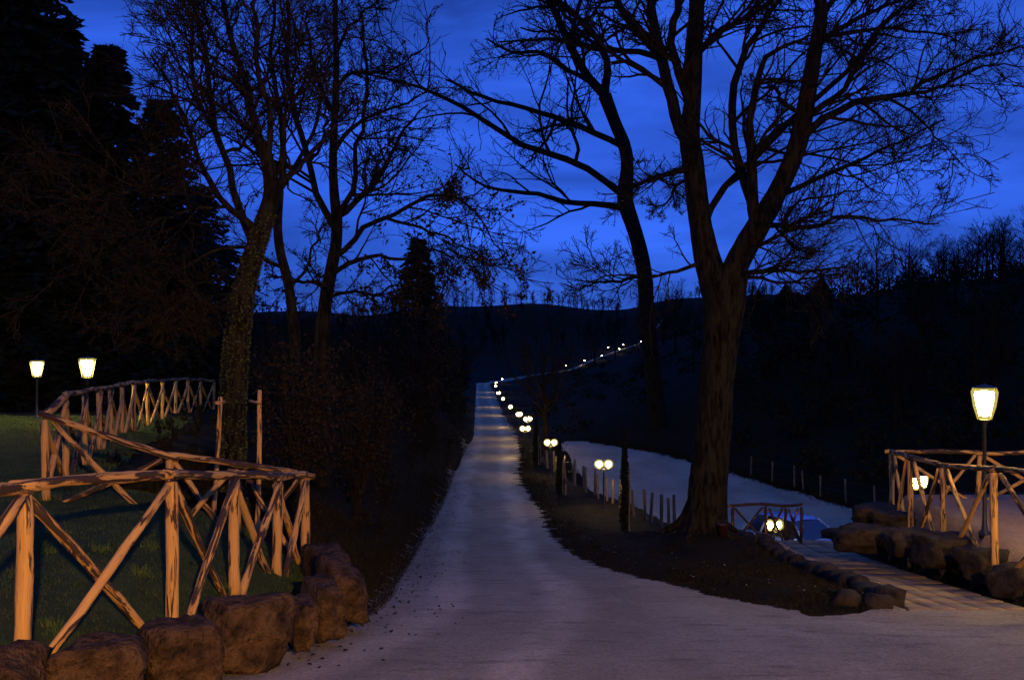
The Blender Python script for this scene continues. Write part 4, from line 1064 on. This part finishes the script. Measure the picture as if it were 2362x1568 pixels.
for i, (u0, u1, v0, v1, d, dep) in enumerate([(-190, 110, 1490, 1700, 6.2, .6), (100, 332, 1462, 1640, 6.7, .6), (318, 502, 1420, 1580, 7.35, .65), (466, 676, 1362, 1545, 8.1, .6),
        (664, 726, 1375, 1490, 8.75, .6), (706, 780, 1330, 1470, 9.3, .75), (738, 832, 1276, 1430, 10.1, 1.0), (705, 800, 1262, 1360, 11.2, .9)]):
    px_boulder(u0, u1, v0, v1, d, dep, i+1, 'rock', bl, rot=[.3, .45, .5, .5, .4, .5, .45, .4][i])
br_ = thing('boulder_edging', tuple(W(2100, 1260, 15.2)), 'dark mossy boulders banked up between the terrace fence and the paved path', 'boulder wall')
for i, (u0, u1, v0, v1, d, dep) in enumerate([(1966, 2085, 1158, 1232, 18.6, 1.0), (1920, 2062, 1206, 1292, 16.9, .9), (2040, 2150, 1215, 1302, 15.9, .8), (2115, 2240, 1226, 1330, 14.9, .8), (2215, 2315, 1256, 1358, 13.9, .7),
        (2300, 2420, 1292, 1400, 12.9, .8), (2400, 2560, 1330, 1440, 12.1, .8), (2020, 2100, 1175, 1240, 17.8, .7), (1905, 1970, 1218, 1262, 18.6, .7), (2130, 2200, 1232, 1290, 16.0, .6)]):
    px_boulder(u0, u1, v0+4, v1-20, d, dep, i+20, 'rock2', br_, rot=-.2+.13*i, power=2.5)
bp_ = thing('boulder_edging', (4.7, 15.0, Hs(4.7, 15.0)), 'low line of small dark stones along the left edge of the paved path', 'boulder wall')
brr = np.random.default_rng(71)
yy = 12.25; i = 0
while yy < 22.6:
    L = brr.uniform(.32, .62); xx = float(path_l(yy+L/2))-.2+brr.uniform(-.05, .05)
    hh_ = brr.uniform(.15, .30)
    boulder('boulder', (xx, yy+L/2, Hs(xx, yy+L/2)+hh_*.18), (brr.uniform(.24, .40), L*1.1, hh_*1.25), brr.uniform(-.3, .3), 50+i, 'rock2', bp_, sub=2, power=2.4, rough_=.13)
    yy += L*.92; i += 1
# second, inner line closing the bed at its near end
for i, (xx, yy) in enumerate([(4.35, 12.15), (4.05, 12.35)]):
    boulder('boulder', (xx, yy, Hs(xx, yy)+.02), (.34, .3, .26), i, 90+i, 'rock2', bp_, sub=2, power=2.4)

# ================================================================== paved path
pav = link('paved_path', None); pav.location = (5.5, 12.2, Hs(5.5, 12.2)); tag(pav, kind='structure')
sr = np.random.default_rng(2)
# bedding sheet
Xp, Yp = np.meshgrid(np.linspace(0, 1, 9), np.linspace(12.0, 24.2, 60), indexing='ij')
Xp = path_l(Yp)*(1-Xp)+path_r(Yp)*Xp
v = np.stack([Xp.ravel(), Yp.ravel(), (H(Xp, Yp)-.05).ravel()], 1)
link('bedding', mesh_np('bedding', v-np.array(pav.location), grid_faces(9, 60)[:, ::-1]), M['soil'], pav)
ncol = 5
y = 12.22; row = 0
while y < 23.6:
    Ls = .78
    for cidx in range(ncol):
        t0 = cidx/ncol; t1 = (cidx+1)/ncol
        def pt(t, yq): return np.array([float(path_l(yq))*(1-t)+float(path_r(yq))*t, yq, Hs(float(path_l(yq))*(1-t)+float(path_r(yq))*t, yq)])
        g = .021
        cs = [pt(t0, y)+[g, g*2.6, 0], pt(t1, y)+[-g, g*2.6, 0], pt(t1, y+Ls)+[-g, 0, 0], pt(t0, y+Ls)+[g, 0, 0]]
        lift = .016+sr.normal()*.003; tilt = sr.normal(size=4)*.002
        top = [c+np.array([0, 0, lift+tl]) for c, tl in zip(cs, tilt)]
        cen = sum(top)/4
        ins = [c+(cen-c)*.03+np.array([0, 0, .006]) for c in top]
        bot = [c-np.array([0, 0, .06]) for c in top]
        v = np.array(bot+top+ins)
        f = [[8, 9, 10, 11]]+[[k, (k+1) % 4, 4+(k+1) % 4, 4+k] for k in range(4)]+[[4+k, 4+(k+1) % 4, 8+(k+1) % 4, 8+k] for k in range(4)]
        link('slab', mesh_np('slab', v-np.array(pav.location), np.array(f), False), M['slab'], pav)
    y += Ls; row += 1

# ================================================================== lamps
def halo_mat(name, col, s, alpha):
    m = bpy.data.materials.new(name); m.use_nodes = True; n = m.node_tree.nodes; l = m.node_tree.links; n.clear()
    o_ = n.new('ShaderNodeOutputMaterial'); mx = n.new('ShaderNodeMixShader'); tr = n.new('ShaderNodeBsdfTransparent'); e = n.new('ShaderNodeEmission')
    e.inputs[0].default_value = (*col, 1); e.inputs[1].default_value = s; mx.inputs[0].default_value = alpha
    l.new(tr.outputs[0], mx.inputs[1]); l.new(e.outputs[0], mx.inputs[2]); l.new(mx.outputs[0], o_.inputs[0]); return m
M['halo'] = halo_mat('halo_glass', (1.0, .80, .16), 1.1, .3)  # lamp glass with yellow emission added to imitate a halo round the bulb
M['globe'] = emit_mat('lit_globe', (1.0, .70, .22), 290)
M['lantern'] = emit_mat('lit_lantern', (1.0, .68, .17), 250)
M['lantern_far'] = emit_mat('lit_lantern_far', (1.0, .76, .2), 330)
def lathe(prof, S=16, cap=True):
    p = np.array(prof); K = len(p); a = np.arange(S)*2*math.pi/S
    v = np.stack([p[:, 0:1]*np.cos(a), p[:, 0:1]*np.sin(a), p[:, 1:2].repeat(S, 1)], -1).reshape(-1, 3)
    i = (np.arange(K-1)*S)[:, None]; s = np.arange(S)[None]; s1 = (s+1) % S
    return v, np.stack([i+s, i+s1, i+S+s1, i+S+s], -1).reshape(-1, 4)
def double_lamp_proto():
    t = thing('double_globe_lamp', (0, 0, 0), 'x', 'lamp')
    b = Bag(); b.add(*lathe([(.001, 0), (.07, 0), (.075, .03), (.035, .06), (.028, .12), (.024, 1.28), (.03, 1.3), (.001, 1.32)], 12))
    link('pole', b.mesh('pole'), M['black'], t)
    for s in (-1, 1):
        P = np.array([[0, 0, 1.25], [s*.06, 0, 1.27], [s*.125, 0, 1.30], [s*.135, 0, 1.36]])[None]
        link('arm', mesh_np('arm', *tubes(P, np.full((1, 4), .012), 6)), M['black'], t)
        bm = bmesh.new(); bmesh.ops.create_icosphere(bm, subdivisions=2, radius=.088)
        me = bpy.data.meshes.new('bulb'); bm.to_mesh(me); bm.free()
        for p in me.polygons: p.use_smooth = True
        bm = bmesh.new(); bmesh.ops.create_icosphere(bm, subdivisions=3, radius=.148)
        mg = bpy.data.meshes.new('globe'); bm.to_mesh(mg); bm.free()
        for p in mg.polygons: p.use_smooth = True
        g = link('globe', mg, M['halo'], t, (s*.135, 0, 1.46)); link('bulb', me, M['globe'], g)  # globe enlarged and given its own glow as the lamp's halo
        cp = link('cap', mesh_np('cap', *lathe([(.05, -.135), (.045, -.118), (.03, -.14)], 10)), M['black'], g)
    return t
LP = double_lamp_proto(); first = True
def put_double(x, y, label, rz=0., h=None, group=None):
    global first
    t = LP if first else copy_tree(LP); first = False
    t.location = (x, y, Hs(x, y)); t.rotation_euler = (0, 0, rz); t['label'] = label
    if group: t['group'] = group
    elif 'group' in t.keys(): del t['group']
    if h: t.scale = (1, 1, h/1.46)
    return t
G = 'double globe lamps along the drive'
road_lamps = [(1392, 1070, 30.0, 0, 'nearest double globe lamp beside the low posts, left of the tall cypress'),
              (1270, 1020, 40.0, 0, 'second double globe lamp along the drive behind the slim cypress'),
              (1211, 988, 49.0, 0, 'third double globe lamp along the drive, just above the drive edge')]
def lamp_at(u, v, d, rz, label, group=None, dmin=None):
    x = (u-1180.5)/F*d; g = Hs(x, d); h = CAMZ-(v-784)/F*d-g
    DBG.append('lamp u=%d d=%.0f h=%.2f' % (u, d, h))
    return put_double(x, d, label, rz, float(np.clip(h, 1.0, 2.4)), group)
for r in road_lamps: lamp_at(*r, group=G)
def along(u, v):
    """where a 1.55 m lamp on the drive's right shoulder meets this sight line"""
    ds = np.linspace(50, 230, 2000); xs = (u-1180.5)/F*ds
    zz = H(xs, ds)+1.5; vv_ = 784-(zz-CAMZ)/ds*F
    k = np.argmin(np.abs(vv_-v)); return float(ds[k])
names = ['fourth', 'fifth', 'sixth', 'seventh', 'eighth', 'ninth', 'tenth']
for nm, (u, v) in zip(names, [(1217, 966), (1197, 955), (1177, 938), (1160, 919), (1150, 906), (1143, 890), (1144, 882)]):
    d = along(u, v); lamp_at(u, v, d, RNG.uniform(.5, 1.5), '%s globe lamp counting along the drive into the distance' % nm, G)
for u, v, d, lb in [(1158, 874, 228, 'tiny lamp where the drive bends right'), (1305, 843, 274, 'brightest far globe lamp on the hillside bend'), (1348, 832, 286, 'faint far lamp just right of the brightest hillside lamp'),
                    (1387, 820, 302, 'faint far lamp midway along the hillside drive'), (1402, 801, 328, 'far lamp at the left of the cluster of four on the hill'), (1428, 805, 322, 'lower lamp of the far cluster on the hill'),
                    (1437, 795, 334, 'upper lamp of the far cluster on the hill'), (1478, 787, 350, 'last far lamp, rightmost on the hillside')]:
    q = np.linspace(d-25, d+22, 400); hq = CAMZ-(v-784)/F*q-H((u-1180.5)/F*q, q); k = np.argmin(np.abs(hq-1.4)+np.abs(q-d)*.004)
    lamp_at(u, v, float(q[k]), 1.2, lb, G)
lamp_at(1785, 1210, 29.2, .25, 'double globe lamp down in the car park seen through the low fence')

def lantern(x, y, h, s, label, mat, arms=False):
    t = thing('lantern_post', (x, y, Hs(x, y)), label, 'lamp')
    hb = h-.36*s
    b = Bag(); b.add(*lathe([(.001, -.05), (.085, -.05), (.085, .04), (.05, .07), (.036, .16), (.03, .3), (.026, hb-.12), (.042, hb-.1), (.028, hb-.06), (.05*s+.01, hb)], 14))
    link('pole', b.mesh('pole'), M['black'], t)
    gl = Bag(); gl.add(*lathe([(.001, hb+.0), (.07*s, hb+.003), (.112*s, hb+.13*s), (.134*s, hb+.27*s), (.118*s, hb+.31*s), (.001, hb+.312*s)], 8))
    gp = link('glass', gl.mesh('glass', False), M['halo'], t)  # outer glass carries the added halo glow
    bb_ = Bag(); bb_.add(*lathe([(.001, hb+.03*s), (.046*s, hb+.04*s), (.072*s, hb+.12*s), (.092*s, hb+.24*s), (.085*s, hb+.275*s), (.001, hb+.285*s)], 14)); link('bulb', bb_.mesh('bulb'), mat, gp)
    cp = Bag(); cp.add(*lathe([(.118*s, hb+.313*s), (.119*s, hb+.319*s), (.05*s, hb+.336*s), (.015*s, hb+.345*s), (.001, hb+.36*s)], 14))
    link('cap', cp.mesh('cap'), M['black'], t)
    for k in range(4):
        a = k*math.pi/2+.39; P = np.array([[.075*s*math.cos(a), .075*s*math.sin(a), hb], [.132*s*math.cos(a), .132*s*math.sin(a), hb+.31*s]])[None]*np.array([1.02, 1.02, 1])
        link('strut', mesh_np('strut', *tubes(P, np.full((1, 2), .005), 5)), M['black'], t)
    return t
def lantern_px(u, v, d, s, label, mat):
    x = (u-1180.5)/F*d; g = Hs(x, d); h = CAMZ-(v-784)/F*d-g+.20*s
    DBG.append('lantern u=%d h=%.2f' % (u, h)); lantern(x, d, h, s, label, mat)
lantern_px(2270, 930, 15.2, 1.5, 'lit lantern on a black post inside the terrace corner fence', M['lantern'])
lantern_px(85, 850, 24.0, 1.2, 'lit lantern at the far edge of the lawn, leftmost of the pair', M['lantern_far'])
lantern_px(201, 848, 21.5, 1.3, 'lit lantern at the far edge of the lawn nearer the log fence', M['lantern_far'])
t = lantern_px(2112, 1114, 26.5, 1.0, 'small far lantern seen through the corner fence, left one of the close pair', M['lantern'])
lantern_px(2130, 1110, 27.2, 1.0, 'small far lantern seen through the corner fence, right one of the close pair', M['lantern'])

lantern(7.45, 12.15, 1.75, 1.35, 'lit lantern just beyond the right edge beside the paved path', M['lantern'])

# sodium street lamp standing behind the photographer: lights the fence and the near gravel
M['sodium'] = emit_mat('sodium_bowl', (1.0, .54, .17), 17500)
sx, sy = 3.0, -9.0
sl = thing('street_lamp', (sx, sy, Hs(sx, sy)), 'tall sodium street lamp behind the camera position', 'lamp')
b = Bag(); b.add(*lathe([(.001, 0), (.11, 0), (.11, .9), (.07, 1.0), (.05, 3.4), (.001, 3.45)], 12)); link('pole', b.mesh('pole'), M['rail_grey'], sl)
P = np.array([[0, 0, 3.3], [0, .3, 3.6], [0, .8, 3.7], [0, 1.3, 3.7]])[None]; link('arm', mesh_np('arm', *tubes(P, np.full((1, 4), .035), 8)), M['rail_grey'], sl)
hd = Bag(); v, q = lathe([(.001, .09), (.12, .07), (.17, 0), (.165, -.01)], 16); hd.add(v*np.array([1, 2., 1])+[0, 1.5, 3.7], q); link('head', hd.mesh('head'), M['rail_grey'], sl)
bw_ = Bag(); v, q = lathe([(.15, 0), (.14, -.06), (.08, -.11), (.001, -.125)], 12); bw_.add(v*np.array([1, 2., 1])+[0, 1.5, 3.685], q); link('bowl', bw_.mesh('bowl'), M['sodium'], sl)

# ================================================================== parked car
M['car'] = plain_mat('blue_car_paint', (.14, .24, .55), .25)
M['glass'] = plain_mat('car_glass', (.01, .012, .02), .05, 0, .8)
M['tyre'] = plain_mat('tyre_rubber', (.015, .015, .015), .8)
M['chrome'] = plain_mat('wheel_metal', (.35, .35, .36), .3, .9)
M['lightglass'] = plain_mat('lamp_glass', (.6, .6, .6), .15)
def car(x, y, rz):
    t = thing('parked_car', (x, y, Hs(x, y)+.02), 'blue hatchback parked below the path behind the low fence', 'car', None, rz)
    # lofted sections: x along the car (front +x)
    sec = [(-1.95, .50, .80, .62), (-1.85, .30, .92, .78), (-1.2, .22, .96, .83), (0, .20, .95, .85), (.95, .22, .93, .83), (1.55, .26, .82, .78), (1.9, .34, .66, .62)]
    ring = []
    for X_, z0, z1, w in sec:
        r = []
        for a in np.linspace(0, 2*math.pi, 17)[:-1]:
            c, s = math.cos(a), math.sin(a)
            r.append((X_, w*math.copysign(abs(c)**.45, c), (z0+z1)/2+(z1-z0)/2*math.copysign(abs(s)**.55, s)))
        ring.append(r)
    v = np.array(ring).reshape(-1, 3); n = 16; K = len(sec)
    q = [[k*n+i, k*n+(i+1) % n, (k+1)*n+(i+1) % n, (k+1)*n+i] for k in range(K-1) for i in range(n)]
    caps = [list(range(n))[::-1], [(K-1)*n+i for i in range(n)]]
    me = mesh_np('body', v, [np.array(q), np.array(caps)]); body = link('body', me, M['car'], t)
    # cabin shell: lower ring at the belt, upper ring at the roof
    lo = [(-1.75, .74), (-.9, .79), (.2, .79), (.95, .74)]; hi = [(-1.35, .53), (-.8, .58), (-.1, .58), (.22, .53)]
    zl, zh = .90, 1.42
    A = [np.array([a, b, zl]) for a, b in lo]; B = [np.array([a, b, zh-(.05 if i in (0, 3) else 0)]) for i, (a, b) in enumerate(hi)]
    Am = [p*[1, -1, 1] for p in A]; Bm = [p*[1, -1, 1] for p in B]
    roof = np.array(B+Bm+[B[1]*[1, 0, 1]+[0, 0, .05], B[2]*[1, 0, 1]+[0, 0, .05], B[0]*[1, 0, 1]+[0, 0, .03], B[3]*[1, 0, 1]+[0, 0, .03]])
    rf = [[0, 1, 8, 10], [1, 2, 9, 8], [2, 3, 11, 9], [4, 10, 8, 5], [5, 8, 9, 6], [6, 9, 11, 7]]
    link('roof', mesh_np('roof', roof, np.array(rf)), M['car'], t)
    def pane(name, c4, inset=.0):
        c4 = [np.array(p, float) for p in c4]; cen = sum(c4)/4; link(name, mesh_np(name, np.array([p+(cen-p)*inset for p in c4]), np.array([[0, 1, 2, 3]]), False), M['glass'], t)
    pane('windscreen', [A[3], Am[3], Bm[3], B[3]]); pane('rear_window', [Am[0], A[0], B[0], Bm[0]])
    for P_, Q_, s in ((A, B, 1), (Am, Bm, -1)):
        for k in range(3): pane('side_window', [P_[k], P_[k+1], Q_[k+1], Q_[k]])
        for a, b in ((P_[0], Q_[0]), (P_[1], Q_[1]), (P_[2], Q_[2]), (P_[3], Q_[3])):
            pl = np.array([[a, (a+b)/2, b]]); link('pillar', mesh_np('pillar', *tubes(pl, np.full((1, 3), .035), 6)), M['car'], t)
        for X_ in (-1.25, 1.2):
            w = thing('wheel', (X_, s*.72, .29), None, None); w.parent = t; w.rotation_euler = (R(90), 0, 0)
            link('tyre', mesh_np('tyre', *lathe([(.17, -.09), (.26, -.1), (.29, -.06), (.29, .06), (.26, .1), (.17, .09)], 24)), M['tyre'], w)
            link('rim', mesh_np('rim', *lathe([(.001, .05*-s), (.06, .07*-s), (.17, .085*-s), (.18, .07*-s)], 24)), M['chrome'], w)
        hl = Bag(); vv_, qq_ = lathe([(.001, .05), (.08, .03), (.1, -.02)], 12); vv_ = np.stack([vv_[:, 2], vv_[:, 0], vv_[:, 1]*.8], 1)+[1.78, s*.48, .62]; hl.add(vv_, qq_)
        link('headlight', hl.mesh('headlight'), M['lightglass'], t)
        mr_ = Bag(); vv_, qq_ = lathe([(.001, -.08), (.07, -.05), (.08, .02), (.001, .05)], 10); mr_.add(vv_*[.6, 1, .8]+[.75, s*.9, .95], qq_); link('mirror', mr_.mesh('mirror'), M['car'], t)
    return t
cxx = (1845-1180.5)/F*31.5
car(cxx, 31.5, R(-62))

# red bucket and tool handle by the big oak, red reflector by the posts
M['red'] = plain_mat('red_plastic', (.03, .005, .005), .5)
p = W(1667, 1235, 19.3); g = Hs(p[0], p[1])
bk = thing('bucket', (p[0], p[1], g), 'small dull red bucket on the ground at the foot of the forked tree', 'bucket'); bk.scale = (.8, .8, .85)
link('body', mesh_np('body', *lathe([(.001, .01), (.09, .01), (.125, .27), (.135, .28), (.12, .27), (.085, .03)], 16)), M['red'], bk)
a = np.linspace(0, math.pi, 9); P = np.stack([np.cos(a)*.13, np.zeros(9)+.0, .27+np.sin(a)*.10], 1)[None]
link('handle', mesh_np('handle', *tubes(P, np.full((1, 9), .006), 5)), M['rail_grey'], bk)
rp_ = thing('marker_post', (1.78, 34.0, Hs(1.78, 34.0)), 'short post with a red reflector beside the slim cypress', 'marker post')
link('post', mesh_np('post', *lathe([(.03, -.1), (.03, .62), (.001, .63)], 8)), M['stake'], rp_)
link('reflector', mesh_np('reflector', *lathe([(.001, .42), (.06, .44), (.065, .56), (.001, .58)], 10)), M['red'], rp_)

# ================================================================== grass, litter, stones
gr = np.random.default_rng(61)
def scatter_lawn(n, y0, y1):
    y = gr.uniform(y0, y1, n); x = fence_x(y)-gr.random(n)**1.3*8; x = np.minimum(x, XL(y)-.4)
    k = lawn_keep(x, y) & (vnoise(x, y, 1.9, 3.)+.5*vnoise(x, y, 5.3, 8.)+gr.normal(size=n)*.35 > -.45); return x[k], y[k]
gb = Bag()
x, y = scatter_lawn(90000, 5.5, 13.2); gb.add(*blades(x, y, H(x, y)+rough(x, y)+.01, .035, gr, .006))
x, y = scatter_lawn(50000, 13.2, 25); gb.add(*blades(x, y, H(x, y)+rough(x, y)+.01, .045, gr, .012))
for u_, a_, b_, d_ in near+back[1:]:
    p_ = W(u_, b_, d_); m_ = 170; x = p_[0]+gr.normal(size=m_)*.10; y = p_[1]+gr.normal(size=m_)*.10
    gb.add(*blades(x, y, H(x, y), .11, gr, .008, .8))
n = 70; cx_, cy_ = scatter_lawn(n, 6, 13)
for a_, b_ in zip(cx_, cy_):
    m_ = 90; x = a_+gr.normal(size=m_)*.07; y = b_+gr.normal(size=m_)*.07; gb.add(*blades(x, y, H(x, y)+.01, .075, gr, .008, .9))
o = link('grass', gb.mesh('grass', False), M['grass']); tag(o, 'short winter lawn grass behind the log fence', 'grass', kind='stuff')
gb = Bag()
# ragged verge on both road edges and in the bed
n = 26000; y = 9.0*np.exp(gr.random(n)*math.log(120/9.)); x = XL(y)-np.abs(gr.normal(size=n))*.35*np.clip(y/15, .7, 2.5)+.18
gb.add(*blades(x, y, H(x, y)-.02, np.clip(.10*y/14, .09, .35), gr, .010, 1.1)) if False else gb.add(*blades(x, y, H(x, y)-.02, .13*np.clip(y/18, .7, 2.), gr, .012, 1.2))
n = 22000; y = 11.7*np.exp(gr.random(n)*math.log(60/11.7)); x = XR0(y)+np.abs(gr.normal(size=n))*.3*np.clip(y/15, .7, 2)-.06
k = (x < np.where(y < 24, path_l(y)-.1, 99)); x, y = x[k], y[k]
gb.add(*blades(x, y, H(x, y)-.02, .06*np.clip(y/18, .7, 2.), gr, .012, 1.4))
n = 30000; y = gr.uniform(11.9, 25, n); x = XR0(y)+gr.random(n)*np.maximum(path_l(y)-XR0(y)-.3, .1)
gb.add(*blades(x, y, H(x, y)-.02, .06, gr, .010, 1.6))
n = 30000; y = gr.uniform(9.2, 19, n); x = XL(y)-gr.random(n)**.9*3.4; k = ((x > -2.2) | (y > 12.9)) & (vnoise(x, y, 2.1, 5.) > -.35); x, y = x[k], y[k]
gb.add(*blades(x, y, H(x, y)-.02, .17, gr, .013, 1.5))
n = 9000; y = gr.uniform(27, 66, n); sd_ = gr.random(n) < .6; x = np.where(sd_, RISE_X0(y), LOTX0(y)+1.6)+gr.normal(size=n)*.28+np.where(sd_, .2, -.2)
gb.add(*blades(x, y, H(x, y)-.02, .22, gr, .03, 1.2))
o = link('dry_grass', gb.mesh('dry_grass', False), M['drygrass']); tag(o, 'dark ragged grass and weeds along the verges of the drive', 'grass', kind='stuff')
# dead leaves on verge and bed
n = 5200; y = gr.uniform(8, 40, n); side = gr.random(n) < .45
x = np.where(side, XL(y)-gr.normal(size=n)*.5-.1, XR0(y)+np.abs(gr.normal(size=n))*1.2-.15); k = (y > 12) | side; x, y = x[k], y[k]
k = ~((y > 11.5) & (x > path_l(y)-.05)); x, y = x[k], y[k]
C = np.stack([x, y, H(x, y)+.028], 1); v, q = leaf_cloud(C, .05, gr, .7, 5.)
o = link('fallen_leaves', mesh_np('fallen_leaves', v, q, False), M['brownleaf']); tag(o, 'scattered brown fallen leaves along both verges', 'leaves', kind='stuff')
# loose stones on the gravel
def pebbles(x, y, z, s, rng):
    N = len(x); base = np.array([[1, 0, 0], [-1, 0, 0], [0, 1, 0], [0, -1, 0], [0, 0, .3], [0, 0, -.4]], float)
    f = np.array([[0, 2, 4], [2, 1, 4], [1, 3, 4], [3, 0, 4], [2, 0, 5], [1, 2, 5], [3, 1, 5], [0, 3, 5]])
    a = rng.uniform(0, 6.28, N); ca, sa = np.cos(a), np.sin(a)
    V = base[None]*rng.uniform(.6, 1.2, (N, 6, 1))*(s*rng.uniform(.5, 1.4, N))[:, None, None]
    V = np.stack([V[..., 0]*ca[:, None]-V[..., 1]*sa[:, None], V[..., 0]*sa[:, None]+V[..., 1]*ca[:, None], V[..., 2]], -1)+np.stack([x, y, z], 1)[:, None]
    return V.reshape(-1, 3), (f[None]+(np.arange(N)*6)[:, None, None]).reshape(-1, 3)
n = 5000; y = 6.0*np.exp(gr.random(n)**1.2*math.log(26/6.)); x = XL(y)+gr.random(n)*np.minimum(np.where(y < 11.5, 12., XR0(y)-XL(y)), 9)
k = road_keep(x, y); x, y = x[k], y[k]
v, q = pebbles(x, y, H(x, y)+.012, .011*np.ones(len(x)), gr)
o = link('gravel', mesh_np('gravel', v, q, False), M['gravel']); tag(o, 'loose pebbles strewn over the near drive', 'gravel', kind='stuff')
n = 90; y = gr.uniform(12, 36, n); x = XR0(y)+gr.random(n)*1.6; k = ~((y > 11.5) & (x > path_l(y)-.1)); x, y = x[k], y[k]
v, q = pebbles(x, y, H(x, y)+.03, .014*np.ones(len(x)), gr)
M['chip'] = plain_mat('pale_chip', (.40, .37, .32), .8)
o = link('stone_chips', mesh_np('stone_chips', v, q, False), M['chip']); tag(o, 'pale stone chips dotted over the dark bed beside the drive', 'gravel', kind='stuff')
print('\n'.join(DBG))
